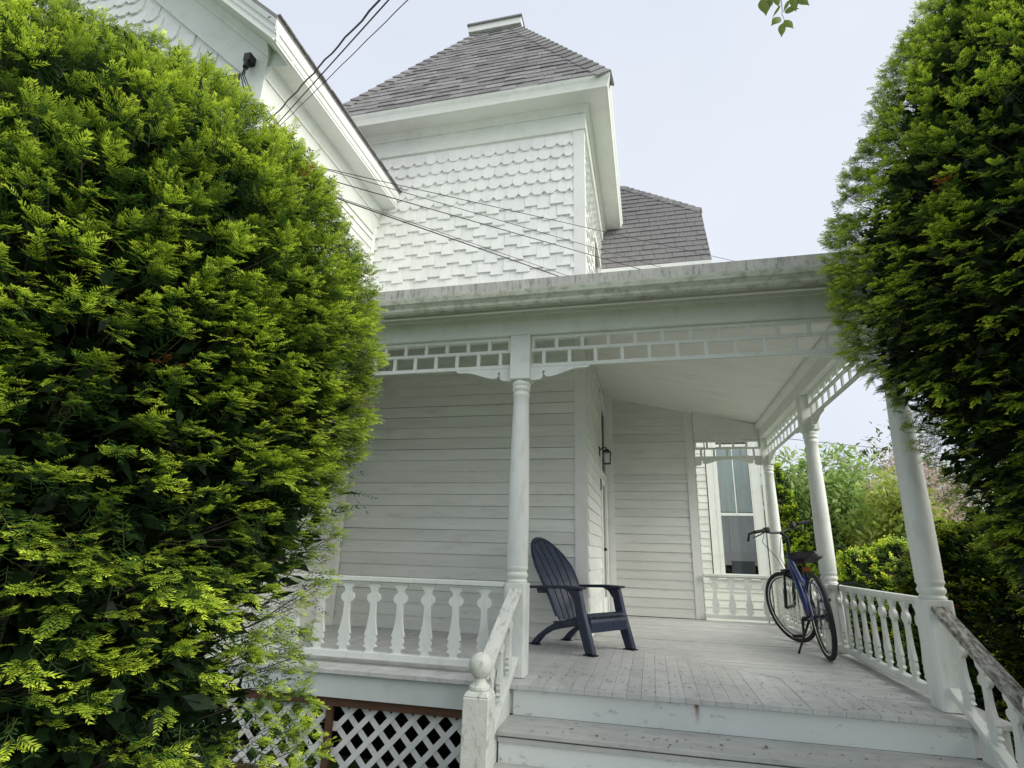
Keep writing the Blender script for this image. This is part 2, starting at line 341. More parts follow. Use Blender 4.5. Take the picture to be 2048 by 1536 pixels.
# cove under the soffit
pr = [(.046, 6.31), (.06, 6.31), (.07, 6.34), (.10, 6.38), (.12, 6.42), (.046, 6.42)]
cv = MB().prism(pr, lambda a, z: (TX0, YW - a, C+z), lambda a, z: (XT + a, YW - a, C+z)).prism(pr, lambda a, z: (XT + a, YW - a, C+z), lambda a, z: (XT + a, 10.3, C+z))
cv.obj('cove_moulding', 'porch', tw)
ts = box('tower_side_wall', 'white', house, XT-.12, XT-.0015, YW+.121, 10.5, C+3.0, C+6.5)
mwS = Matrix.Translation((XT, 0, 0)) @ Matrix.Rotation(math.pi/2, 4, 'Z')
j = shingle_rows(TROWS, YW+.03, 10.4, 0, None, mwS, clip=lambda x, z: not (8.05 < x < 9.15 and z < C+4.95))
tag(j.obj('wall_shingles', 'shingle', ts), kind='stuff')
box('corner_board', 'white', ts, XT, XT+.022, YW-.0005, YW+.12, C+2.9, C+6.03)
win = MB().box(XT, XT+.03, 8.1, 8.2, C+3.3, C+4.95).box(XT, XT+.03, 9.0, 9.1, C+3.3, C+4.95).box(XT, XT+.06, 8.05, 9.15, C+4.951, C+5.05).obj('window', 'white', house)
box('pane', 'glass', win, XT+.004, XT+.008, 8.2, 9.0, C+3.3, C+4.95); box('sash', 'white', win, XT+.003, XT+.02, 8.2, 9.0, C+4.1, C+4.15); box('room_shade', 'dark', win, XT+.0005, XT+.002, 8.2, 9.0, C+3.3, C+4.95)  # last box: black sheet in place of the shade behind the pane
# ---- tower roof
E0, E1, EF, EB = -5.02, -.30, 6.46, 10.70       # eave edges
ZE, ZR, YRG, RX0, RX1 = C+6.62, C+10.42, 8.6, -3.08, -2.24
tr = MB()
fl = [(E0, EF, ZE), (E1, EF, ZE), (RX1, YRG, ZR), (RX0, YRG, ZR), (E0, EB, ZE), (E1, EB, ZE)]
tr.add(fl, [(0, 1, 2, 3), (1, 5, 2), (5, 4, 3, 2), (4, 0, 3), (0, 4, 5, 1)]); tr = tr.obj('tower_roof', 'roofdark', house)
box('soffit', 'white', tr, E0+.05, E1-.05, EF+.05, EB-.05, C+6.421, C+6.44)
pf = [(0, 6.42), (.03, 6.42), (.035, 6.47), (.045, 6.52), (.065, 6.57), (.075, 6.62), (0, 6.62)]
fa = MB().prism(pf, lambda a, z: (E0, EF+.055-a, C+z), lambda a, z: (E1-.055+a, EF+.055-a, C+z)).prism(pf, lambda a, z: (E1-.055+a, EF+.055-a, C+z), lambda a, z: (E1-.055+a, EB, C+z))
fa.obj('fascia', 'porch', tr)
NR = 21
def roof_pt(t, x): return Vector((x, EF + (YRG-EF)*t, ZE + (ZR-ZE)*t))
nrm = Vector((0, -(ZR-ZE), YRG-EF)).normalized()
pieces = []
for r in range(NR):
    t0 = r/NR; t1 = (r+1.18)/NR if r < NR-1 else 1.0
    xl = lambda t: E0 + (RX0-E0)*t; xr = lambda t: E1 + (RX1-E1)*t
    x = xl(t0) - random.uniform(0, .25)
    while x < xr(t0):
        wd = random.uniform(.20, .36); a0 = max(x, xl(t0)); a1 = min(x+wd-.006, xr(t0)); b0 = max(x, xl(t1)); b1 = min(x+wd-.006, xr(t1))
        if a1 - a0 > .03:
            if b1 < b0: b0 = b1 = (max(min((b0+b1)/2, xr(t1)), xl(t1)))
            hh = .020 + random.uniform(-.005, .010); dt = random.choice((0, 0, .0, -.006)) if r else -.004
            P = [roof_pt(t0+dt, a0), roof_pt(t0+dt, a1), roof_pt(t1, b1), roof_pt(t1, b0)]
            pieces.append([P[0]+nrm*.002, P[1]+nrm*.002, P[2]+nrm*.001, P[3]+nrm*.001, P[0]+nrm*hh, P[1]+nrm*hh, P[2]+nrm*.006, P[3]+nrm*.006])
        x += wd
for p in pieces[:300]: MB().hexa(p).obj('roof_shingle', 'roof', tr)
if len(pieces) > 300:
    j = MB()
    for p in pieces[300:]: j.hexa(p)
    tag(j.obj('roof_shingles', 'roof', tr), kind='stuff')
def hip_caps(A, B, nl, nr, n, parent, wd=.19):
    A = Vector(A); B = Vector(B); d = (B-A).normalized(); L = (B-A).length/n
    for i in range(n):
        p0 = A + d*(L*i - .01); p1 = A + d*(L*(i+1) + .03); u = (Vector(nl) + Vector(nr)).normalized()
        sl = d.cross(Vector(nl)).normalized(); sr = d.cross(Vector(nr)).normalized()
        if sl.dot(Vector(nr)) > 0: sl = -sl
        if sr.dot(Vector(nl)) > 0: sr = -sr
        h0, h1 = .048 + random.uniform(0, .006), .030
        ring = lambda p, h: [p + sl*wd + Vector(nl)*(h-.018), p + u*h*1.1, p + sr*wd + Vector(nr)*(h-.018), p + sr*wd + Vector(nr)*.002, p + u*.002, p + sl*wd + Vector(nl)*.002]
        r0 = ring(p0, h0); r1 = ring(p1, h1)
        MB().add(r0 + r1, [(5,4,1,0), (4,3,2,1), (6,7,10,11), (7,8,9,10)] + [(k, (k+1) % 6, 6+(k+1) % 6, 6+k) for k in range(6)]).obj('hip_cap', 'roof', parent)
nR = Vector((ZR-ZE, 0, E1-RX1)).normalized(); nR = Vector((abs(nR.x), 0, abs(nR.z))); nL = Vector((-nR.x, 0, nR.z))
hip_caps((E1, EF, ZE), (RX1, YRG, ZR), nrm, nR, 21, tr)
hip_caps((E0, EF, ZE), (RX0, YRG, ZR), nL, nrm, 21, tr)
rb = box('ridge_board', 'white', tr, RX0-.17, RX1+.12, YRG-.12, YRG+.12, ZR-.05, ZR+.10)
box('ridge_cap', 'roof', tr, RX0-.19, RX1+.14, YRG-.16, YRG+.16, ZR+.101, ZR+.135)
# ---- rear roof
ez, ey, sl = C+5.14, 9.5, 1.75
P = lambda x, y: Vector((x, y, ez + sl*(y-ey)))
rr = MB(); A, B, D, H = P(-1.2, ey), P(1.27, ey), P(1.27, 10.46), P(-.29, 11.2); K = P(-1.2, 11.63)
back = lambda p: Vector((p.x, 2*11.63 - p.y, p.z))
rr.add([A, B, D, H, K, back(A), back(B), back(D), Vector((-.29, 11.63, H.z+.01))], [(0,1,2,3,4), (5,4,8,7,6), (3,2,7,8), (4,3,8), (1,6,7,2), (0,5,6,1)])
rr = rr.obj('rear_roof', 'roofdark', house)
rn = Vector((0, -sl, 1)).normalized(); j = MB(); y = ey; k = 0
while y < 11.5:
    y1 = min(y + .105, 11.6)
    def xmax(yy): return 1.28 if yy < 10.46 else 1.28 + (yy-10.46)*(-.29-1.27)/(11.2-10.46)
    x = -1.2 - random.uniform(0, .2)
    while x < xmax(y):
        wd = random.uniform(.18, .34); a1 = min(x+wd-.006, xmax(y)); b1 = min(x+wd-.006, xmax(y1)); b0 = min(x, xmax(y1)); hh = .018 + random.uniform(0, .010)
        q = [P(x, y), P(a1, y), P(b1, y1), P(b0, y1)]
        j.hexa([q[0]+rn*.002, q[1]+rn*.002, q[2]+rn*.001, q[3]+rn*.001, q[0]+rn*hh, q[1]+rn*hh, q[2]+rn*.005, q[3]+rn*.005]); x += wd
    y += .09
tag(j.obj('roof_shingles', 'roof', rr), kind='stuff')
hip_caps(D, H, rn, (.6, 0, .8), 13, rr, .11)
MB().box(-1.2, 1.27, ey-.02, ey+.02, C+5.0, C+5.14).box(1.23, 1.265, ey+.02, 10.4, C+5.0, C+5.13).obj('fascia', 'white', rr)
box('soffit', 'white', rr, -1.2, 1.23, ey+.02, YR+.3, C+5.021, C+5.04)
# ---- left wing
wing = box('wing_front_wall', 'gap_shade', house, -9.5, XW-.001, YG, YG+.12, 0, C+5.1)
clapboards(wing, (-9.5, YG), (XW-.14, YG), (0, -1), .35, C+4.6, .1455, skip=((.74, .93, C+.2, C+2.35),))
box('corner_board', 'white', wing, XW-.14, XW+.02, YG-.028, YG-.0005, .1, C+4.6)
wg = MB().box(-5.4, -5.28, YG-.03, YG-.001, C+.2, C+2.35).box(-4.42, -4.30, YG-.03, YG-.001, C+.2, C+2.35).box(-5.45, -4.25, YG-.06, YG-.001, C+2.351, C+2.5).box(-5.45, -4.25, YG-.08, YG-.001, C+.1, C+.199).obj('window', 'white', house)
box('room_shade', 'dark', wg, -5.28, -4.42, YG-.004, YG-.002, C+.2, C+2.35); box('pane', 'glass', wg, -5.28, -4.42, YG-.012, YG-.008, C+.2, C+2.35); MB().box(-5.28, -4.42, YG-.024, YG-.014, C+1.24, C+1.3).box(-4.865, -4.835, YG-.022, YG-.0145, C+.2, C+2.35).obj('sash', 'white', wg)  # first box: black sheet painting the unlit interior of the wing
ws = box('wing_side_wall', 'gap_shade', house, XW-.12, XW-.001, YG+.121, YW, 0, C+5.1)
clapboards(ws, (XW, YG+.1), (XW, YW-.12), (1, 0), .35, C+4.6, .1455)
box('corner_board', 'white', ws, XW, XW+.024, YW-.12, YW-.03, FZ, C+4.66)
box('corner_board', 'white', ws, XW, XW+.0205, YG-.0275, YG+.1, .1, C+4.6)
# eave on the wing's right side: frieze, cove, soffit, moulded fascia
EX, EYF, SZ = -3.58, 3.76, C+5.07
box('frieze', 'porch', ws, XW, XW+.03, YG-.0005, YW-.001, C+4.6, SZ)
pw = [(.03, -.16), (.045, -.16), (.05, -.12), (.08, -.06), (.10, 0), (.03, 0)]
MB().prism(pw, lambda a, z: (XW+a, YG-.03, SZ+z), lambda a, z: (XW+a, YW-.001, SZ+z)).obj('cove_moulding', 'porch', ws)
wr = MB(); RZ = lambda x: C + 5.30 + (EX - x)*.955; XR = -6.7
wr.add([(EX, EYF, RZ(EX)), (EX, YW+.0, RZ(EX)), (XR, YW+3, RZ(XR)), (XR, EYF, RZ(XR)), (2*XR-EX, EYF, RZ(EX)), (2*XR-EX, YW+3, RZ(EX)), (EX, EYF, RZ(EX)+.05), (EX, YW, RZ(EX)+.05), (XR, YW+3, RZ(XR)+.06), (XR, EYF, RZ(XR)+.06), (2*XR-EX, EYF, RZ(EX)+.05), (2*XR-EX, YW+3, RZ(EX)+.05)],
       [(0,1,2,3), (3,2,5,4), (6,9,8,7), (9,10,11,8), (0,3,9,6), (3,4,10,9), (0,6,7,1), (4,5,11,10)])
wr = wr.obj('wing_roof', 'roof', house)
box('soffit', 'white', wr, XW, EX-.03, YG, YW-.001, SZ+.001, SZ+.02)
MB().prism([(XW, SZ+.0205), (EX-.031, SZ+.0205), (EX-.031, RZ(EX)-.05), (XW, RZ(XW)-.2)], lambda x, z: (x, YG, z), lambda x, z: (x, YG+.03, z)).obj('eave_return', 'porch', wr)
pe = [(-.03, 0), (.0, 0), (.004, .05), (.018, .055), (.020, .12), (.034, .126), (.045, .17), (.05, .229), (-.03, .229)]
MB().prism(pe, lambda a, z: (EX-.05+a, EYF+.05-a, SZ+z), lambda a, z: (EX-.05+a, YW-.03, SZ+z)).obj('fascia', 'white', wr)
# shingle butts showing along the eave
for i in range(24):
    y0 = EYF + i*(YW-EYF)/24; box('roof_shingle', 'roof', wr, EX-.12, EX+.03 + random.uniform(0, .008), y0+.004, y0+(YW-EYF)/24-.004, RZ(EX)+.051, RZ(EX)+.066)
# rake on the wing's front gable: moulded fascia, soffit, frieze, shingled gable
sn = .955/math.hypot(1, .955); cs = 1/math.hypot(1, .955)
def rake(prof, y_of, name, m, x0, x1, parent):
    f = lambda x: (lambda a, h: (x, y_of(a), RZ(x) + h/cs))
    return MB().prism(prof, f(x0), f(x1)).obj(name, m, parent)
rake([(-.03, -.17), (.0, -.17), (.004, -.12), (.018, -.115), (.02, -.06), (.036, -.055), (.05, -.002), (-.03, -.002)], lambda a: EYF+.05-a, 'rake_fascia', 'white', EX-.005, XR, wr)
rake([(0, -.19), (.36, -.19), (.36, -.171), (0, -.171)], lambda a: EYF+.03+a, 'rake_soffit', 'porch', EX-.032, XR, wr)
gb = MB().prism([(XW-.001, C+5.1), (XW-.001, RZ(XW)-.26), (XR, RZ(XR)-.26), (2*XR-XW, RZ(XW)-.26), (2*XR-XW, C+5.1)], lambda x, z: (x, YG, z), lambda x, z: (x, YG+.12, z)).obj('wing_gable', 'white', house)
f = lambda x: (lambda a, h: (x, YG-a, RZ(x) + h/cs))
MB().prism([(.0005, -.62), (.04, -.62), (.04, -.192), (.0005, -.192)], f(XW+.03), f(XR)).obj('rake_frieze', 'porch', gb)
MB().prism([(.04, -.30), (.055, -.30), (.06, -.26), (.09, -.22), (.11, -.192), (.04, -.192)], f(XW+.04), f(XR)).obj('cove_moulding', 'porch', gb)
MB().prism([(XW+.031, C+4.45), (XW+.031, RZ(XW)-.5), (XW-.3, RZ(XW-.3)-.8), (XW-.26, C+4.62), (XW-.16, C+4.56), (XW-.1, C+4.45)], lambda x, z: (x, YG-.041, z), lambda x, z: (x, YG-.0006, z)).obj('frieze_corner', 'porch', gb)
shingle_rows([('fan', C+7.2-.2*i) for i in range(12)], -7.3, XW-.2, YG-.001, gb, clip=lambda x, z: z + .22 < RZ(x) - .66/cs and z > C+4.7)
# cornice of the projecting part further left
MB().prism([(0, 0), (.08, 0), (.10, .08), (.18, .14), (.2, .22), (.0, .22)], lambda a, z: (-9.6, 3.9-a, C+6.72+z), lambda a, z: (-7.75+a, 3.9-a, C+6.72+z)).box(-9.6, -7.75, 3.9, 4.12, C+6.5, C+6.94).obj('wing_cornice', 'porch', house)
# ---- bay at the rear right with a window
BY = 12.0
bay = box('bay_wall', 'gap_shade', house, .3, 2.15, BY, BY+1.4, 0, C+3.2)
clapboards(bay, (.78, BY), (2.07, BY), (0, -1), .25, C+2.9, .14, skip=((.284, 1.0, C-.36, C+2.7),))
box('corner_board', 'white', bay, 2.085, 2.17, BY-.03, BY-.001, .2, C+2.9)
clapboards(bay, (2.151, BY+.1), (2.151, BY+1.4), (1, 0), .25, C+2.9, .14)
bw = MB().box(1.165, 1.30, BY-.035, BY-.001, C-.30, C+2.5).box(1.30, 1.345, BY-.042, BY-.001, C-.30, C+2.5).box(2.00, 2.045, BY-.042, BY-.001, C-.30, C+2.5).box(2.045, 2.084, BY-.035, BY-.001, C-.30, C+2.5).box(1.14, 2.084, BY-.09, BY-.001, C-.36, C-.301).obj('window', 'white', house)
MB().box(1.345, 1.375, BY-.038, BY-.022, C-.299, C+2.5).box(1.97, 2.00, BY-.038, BY-.022, C-.299, C+2.5).box(1.375, 1.97, BY-.040, BY-.022, C-.299, C-.255).box(1.375, 1.97, BY-.040, BY-.022, C+.83, C+.885).box(1.375, 1.97, BY-.038, BY-.022, C+2.2, C+2.25).obj('sash', 'white', bw)
MB().add([(1.376, BY-.030, C-.254), (1.969, BY-.030, C-.254), (1.969, BY-.030, C+2.2), (1.376, BY-.030, C+2.2)], [(0, 1, 2, 3)]).obj('pane', 'glass', bw)
box('apron', 'white', bw, 1.146, 2.084, BY-.03, BY-.001, C-.52, C-.361)
box('muntin', 'white', bw, 1.662, 1.682, BY-.036, BY-.031, C+.886, C+2.2)
def drape(x0, x1, y, z0, z1, amp, waves):
    v = []; f = []; N = 60
    for i in range(N+1):
        x = x0 + (x1-x0)*i/N; yy = y + amp*math.sin(i/N*waves*6.28) + random.uniform(-.002, .002); v += [(x, yy, z0 + (.03*abs(math.sin(i*.9)) if z0 > C+.5 else 0)), (x, yy, z1)]
        if i: f.append((2*i-2, 2*i, 2*i+1, 2*i-1))
    return MB().add(v, f)
drape(1.38, 1.965, BY-.019, C+.14, C+.84, .004, 9).obj('curtain', 'curtain', bw)
drape(1.38, 1.965, BY-.019, C+.88, C+1.45, .004, 11).obj('lace_curtain', 'lace', bw)
box('window_blind', 'lace', bw, 1.38, 1.965, BY-.014, BY-.010, C+1.30, C+2.2)
box('room_shade', 'dark', bw, 1.376, 1.969, BY-.003, BY-.0015, C-.26, C+2.2)  # thin black sheet: interior shade of the bay put into colour
box('card_panel', 'board', bw, 1.380, 1.962, BY-.024, BY-.020, C-.1, C+.14)
tag(box('storage_case', 'box', None, 1.5, 1.92, BY-.0285, BY-.0255, C-.25, C-.02), 'dark grey case standing behind the lower pane of the far bay window', 'case')
box('downspout', 'porch', house, 2.19, 2.25, BY-.05, BY+.01, .1, C+3.0)
# ---------------------------------------------------------------- porch
porch = thing('porch', (.0, 5.5, 0), 'white wrap-around porch with turned posts, fretwork and sawn balusters', 'porch')
PX0, PX1, PYF = XW, 1.88, 4.69               # left end, right post line, front post line
EDY, EDX = 4.40, 2.10                        # floor edges
fl = MB().add([(PX0, EDY+.05, FZ-.04), (EDX-.05, EDY+.05, FZ-.04), (EDX-.05, YR-.001, FZ-.04), (XT, YR-.001, FZ-.04), (XT, YW-.001, FZ-.04), (PX0, YW-.001, FZ-.04),
               (PX0, EDY+.05, FZ-.2), (EDX-.05, EDY+.05, FZ-.2), (EDX-.05, YR-.001, FZ-.2), (XT, YR-.001, FZ-.2), (XT, YW-.001, FZ-.2), (PX0, YW-.001, FZ-.2)],
              [(0,1,2,3,4,5), (11,10,9,8,7,6), (0,6,7,1), (1,7,8,2), (2,8,9,3), (3,9,10,4), (4,10,11,5), (5,11,6,0)]).obj('floor', 'floor', porch)
# boards: those in front run towards the house, those on the right run sideways; they meet on the diagonal
dx, dy = XT, YW                              # the diagonal runs from the house corner to the corner of the floor
def diag_y(x): return EDY + (EDX - x) * (dy - EDY)/(EDX - dx)
bw_ = .098; x = PX0; 
while x < EDX - .03:
    x1 = min(x + bw_ - .0022, EDX-.004)
    ya = YW-.002 if x < XT else max(diag_y(x)-.003, EDY+.02); yb = YW-.002 if x1 < XT else max(diag_y(x1)-.003, EDY+.02)
    z1 = FZ + random.uniform(-.0022, .0012); z2 = z1 + random.uniform(-.001, .001); e = EDY + random.uniform(-.0012, .0012)
    MB().hexa([(x, e, FZ-.030), (x1, e, FZ-.030), (x1, yb, FZ-.030), (x, ya, FZ-.030), (x, e, z1), (x1, e, z2), (x1, yb, z2), (x, ya, z1)]).obj('floorboard', 'floor', fl)
    x += bw_
def diag_x(y): return EDX - (y - EDY)*(EDX - dx)/(dy - EDY)
y = EDY + .03
while y < YR - .01:
    y1 = min(y + bw_ - .0022, YR-.003)
    xa = max(diag_x(y)+.003, XT+.002); xb = max(diag_x(y1)+.003, XT+.002); z1 = FZ + random.uniform(-.0022, .0012); z2 = z1 + random.uniform(-.001, .001); e = EDX + random.uniform(-.004, .004)
    MB().hexa([(xa, y, FZ-.030), (e, y, FZ-.030), (e, y1, FZ-.030), (xb, y1, FZ-.030), (xa, y, z1), (e, y, z2), (e, y1, z2), (xb, y1, z1)]).obj('floorboard', 'floor', fl)
    y += bw_
SX0, SX1 = -1.04, 1.88                       # stairs
box('skirt_board', 'skirt', porch, PX0, SX0-.01, EDY+.03, EDY+.06, C-1.112, FZ-.038)
box('skirt_board', 'skirt', porch, EDX-.06, EDX-.03, EDY+.06, YR, C-1.3, FZ-.038)
# ---- lattice under the floor
LY = EDY+.075
lat = MB().box(PX0, SX0-.01, LY-.02, LY+.03, C-1.178, C-1.113).box(-2.525, -2.475, LY-.02, LY+.02, .03, C-1.179).box(PX0, SX0-.01, LY-.02, LY+.02, 0, .03).obj('lattice', 'brown', porch)
z0, z1 = .03, C-1.179; H = z1 - z0
for px0, px1 in ((PX0+.02, -2.526), (-2.474, SX0-.02)):
    for sgn, yo in ((1, .021), (-1, .028)):
        s = px0 - H
        while s < px1:
            a, b = s, s + H                   # x at the bottom and the top of this slat (45 degrees)
            t0 = max(0, (px0 - a)/H); t1 = min(1, (px1 - a)/H)
            if t1 - t0 > .04:
                w = .030
                q = []
                for t in (t0, t1):
                    zz = z0 + H*t if sgn > 0 else z1 - H*t; q.append((a + H*t, zz))
                (ax, az), (bx, bz) = q
                MB().hexa([(ax-w, LY+yo, az), (ax+w, LY+yo, az), (ax+w, LY+yo+.006, az), (ax-w, LY+yo+.006, az), (bx-w, LY+yo, bz), (bx+w, LY+yo, bz), (bx+w, LY+yo+.006, bz), (bx-w, LY+yo+.006, bz)]).obj('slat', 'lattice', lat)
            s += .178
box('crawl_space_shade', 'dark', porch, PX0, SX0, LY+.5, LY+.55, 0, FZ-.21)  # near-black sheet added behind the lattice for the shade under the floor
# ---- stairs
st = box('stairs', 'riser', porch, SX0+.02, SX1-.02, EDY+.033, EDY+.06, C-1.111, FZ-.038)
TZ = [C-1.111, C-1.300, C-1.490]; TY = [4.03, 3.66, 3.29]; RY = [EDY+.033, 4.065, 3.695, 3.325]
for i in range(3):
    seam = TY[i] + .20
    for a, b in ((TY[i], seam-.004), (seam+.004, RY[i]-.002)): box('tread', 'tread', st, SX0, SX1, a, b, TZ[i]-.03, TZ[i] + random.uniform(-.002, .002), bevel=.004)
    box('cleat', 'tread', st, SX0+.01, SX1-.01, TY[i]+.014, TY[i]+.034, TZ[i]-.066, TZ[i]-.040)
    box('riser', 'riser', st, SX0+.012, SX1-.012, RY[i+1], RY[i+1]+.02, TZ[i]-.20 if i < 2 else .01, TZ[i]-.041)
for x0 in (SX0-.035, SX1+.002):
    poly = [(EDY+.02, C-.95), (EDY+.02, .02), (3.33, .02), (3.33, C-1.53), (4.1, C-1.15)]
    MB().prism(poly, lambda y, z: (x0, y, z), lambda y, z: (x0+.033, y, z)).obj('stringer', 'riser', st)
MB().lathe([(.001, 0), (.004, .001), (.004, .004), (.001, .005)], 8).obj('nail_head', 'rust', st).matrix_basis = WM[st].inverted() @ Matrix.Translation((.26, EDY+.033, FZ-.05)) @ Matrix.Rotation(math.pi/2, 4, 'X')
# ---- posts
def post_mesh():
    parts = {}
    w = .09
    zb = C-.225
    parts['base_block'] = MB().prism([(-w+.018, -w), (w-.018, -w), (w, -w+.018), (w, w-.018), (w-.018, w), (-w+.018, w), (-w, w-.018), (-w, -w+.018)], lambda x, y: (x, y, FZ+.004), lambda x, y: (x, y, zb)).mesh('base_block', bevel=.003)
    q = [(.082, zb+.0005), (.086, zb+.012), (.080, zb+.02), (.072, zb+.03), (.084, zb+.045), (.088, zb+.06), (.084, zb+.075), (.076, zb+.082), (.078, zb+.095), (.086, zb+.108), (.088, zb+.118), (.083, zb+.13), (.085, zb+.14)]
    zt = C+1.487; z2 = zt - .155
    for i in range(13):
        t = i/12; q.append((.086 - .018*t**1.5 + .004*math.sin(t*math.pi), zb+.15 + (z2 - zb - .15)*t))
    q += [(.074, z2+.01), (.076, z2+.025), (.070, z2+.035), (.068, z2+.05), (.078, z2+.065), (.083, z2+.08), (.078, z2+.093), (.074, z2+.098), (.082, z2+.112), (.084, z2+.125), (.078, z2+.137), (.074, z2+.154)]
    parts['shaft'] = MB().lathe(q, 28).mesh('shaft', True)
    parts['top_block'] = MB().box(-.091, .091, -.091, .091, zt, C+1.903).mesh('top_block', bevel=.004)
    return parts
PMESH = post_mesh()
POSTS = {'A': (-1.07, PYF), 'B': (PX1, PYF), 'C': (PX1+.01, 7.13), 'E': (PX1+.02, 9.74), 'L': (PX0+.16, PYF)}
for k, (px, py) in POSTS.items():
    p = put('post', PMESH['shaft'], PM['post'], porch, Matrix.Translation((px, py, 0)))
    put('base_block', PMESH['base_block'], PM['post'], p, Matrix.Translation((px, py, 0))); put('top_block', PMESH['top_block'], PM['porch'], p, Matrix.Translation((px, py, 0)))
# ---- balusters
BZ0, BZ1 = C-.811, C-.262
def bal_mesh(h, th=.026):
    s = h/.55
    half = [(.060, 0), (.060, .006), (.056, .035), (.036, .052), (.027, .070), (.027, .086), (.046, .096), (.058, .112), (.061, .128), (.058, .144), (.045, .160), (.027, .168), (.026, .21), (.028, .27), (.034, .32), (.044, .37), (.056, .415), (.046, .425), (.040, .429), (.050, .44), (.053, .455), (.050, .47), (.040, .482), (.046, .49), (.063, .505), (.050, .508), (.036, .515), (.028, .525), (.030, .538), (.044, .546), (.060, .5495)]
    poly = [(-x, -z*s) for x, z in half] + [(x, -z*s) for x, z in half[::-1]]
    return MB().prism(poly, lambda x, z: (x, -th/2, z), lambda x, z: (x, th/2, z)).mesh('baluster')
BAL = bal_mesh(BZ1-BZ0+.004)
def railing(p0, p1, first, step, n, mrail='post'):
    p0 = Vector((*p0, 0)); p1 = Vector((*p1, 0)); d = (p1-p0).normalized(); s = Vector((-d.y, d.x, 0)); ang = math.atan2(d.y, d.x)
    def bar(name, w, z0, z1, parent, m, off=0):
        a, b = p0, p1
        return MB().hexa([a-s*w+Vector((0,0,z0)), b-s*w+Vector((0,0,z0)), b+s*w+Vector((0,0,z0)), a+s*w+Vector((0,0,z0)), a-s*w+Vector((0,0,z1)), b-s*w+Vector((0,0,z1)), b+s*w+Vector((0,0,z1)), a+s*w+Vector((0,0,z1))]).obj(name, m, parent, bevel=.004)
    r = bar('railing', .038, C-.26, C-.222, porch, mrail)
    bar('sub_rail', .022, C-.277, C-.2605, r, 'post'); bar('bottom_rail', .034, C-.866, BZ0, r, mrail)
    for i in range(n):
        c = p0 + d*(first + step*i)
        put('baluster', BAL, PM['post'], r, Matrix.Translation((c.x, c.y, BZ1)) @ Matrix.Rotation(ang, 4, 'Z'))
    return r
railing((-1.165, PYF-.02), (PX0+.25, PYF-.02), .165, .245, 10)
railing((PX1, PYF+.095), (PX1+.01, 7.035), .17, .243, 9)
railing((PX1+.01, 7.225), (PX1+.02, 9.645), .13, .245, 10)
railing((PX1-.075, 9.74), (.78, 9.76), .13, .245, 4)
# ---- stair railings
def stair_rail(cx, topm):
    r = MB()
    ya, za, yb, zb = 4.595, C-.262, 3.755, C-.70
    sl = (za-zb)/(ya-yb); w = .046
    def sb(name, w, ya, za, yb, zb, th, m, parent):
        return MB().hexa([(cx-w, yb, zb-th), (cx+w, yb, zb-th), (cx+w, ya, za-th), (cx-w, ya, za-th), (cx-w, yb, zb), (cx+w, yb, zb), (cx+w, ya, za), (cx-w, ya, za)]).obj(name, m, parent, bevel=.004)
    r = sb('stair_railing', .05, ya, za, yb, zb, .036, topm, porch)
    sb('moulding', .034, ya, za-.037, yb, zb-.037, .028, 'algae', r)
    sb('lower_rail', .03, ya, C-.755, yb, C-1.19, .05, 'post', r)
    hb = bal_mesh((za-.075) - (C-.755), .026)
    for yy in (4.42, 4.18, 3.94):
        zt = za - .066 - (ya-yy)*sl
        put('baluster', hb, PM['post'], r, Matrix.Translation((cx, yy, zt)) @ Matrix.Rotation(math.pi/2, 4, 'Z'))
    w = .082; ny = 3.68
    n = MB().prism([(-w, -w), (w, -w), (w, w), (-w, w)], lambda x, y: (cx+x, ny+y, 0), lambda x, y: (cx+x, ny+y, C-.835)).prism([(-w, -w), (w, -w), (w, w), (-w, w)], lambda x, y: (cx+x, ny+y, C-.8345), lambda x, y: (cx+x*.80, ny+y*.80, C-.805)).obj('newel_post', 'algae', porch, bevel=.006)
    b = [(.060, -.8045), (.066, -.796), (.064, -.782), (.048, -.770), (.036, -.755), (.034, -.742), (.040, -.735)]
    for i in range(14):
        a = -1.15 + (2.72)*i/13; b.append((max(.074*math.cos(a), .002), -.668 + .074*math.sin(a)))
    MB().lathe([(r_, C+z) for r_, z in b], 24, cx, ny).obj('ball_finial', 'algae', n, True)
stair_rail(-1.06, 'algae'); stair_rail(1.87, 'oldrail')
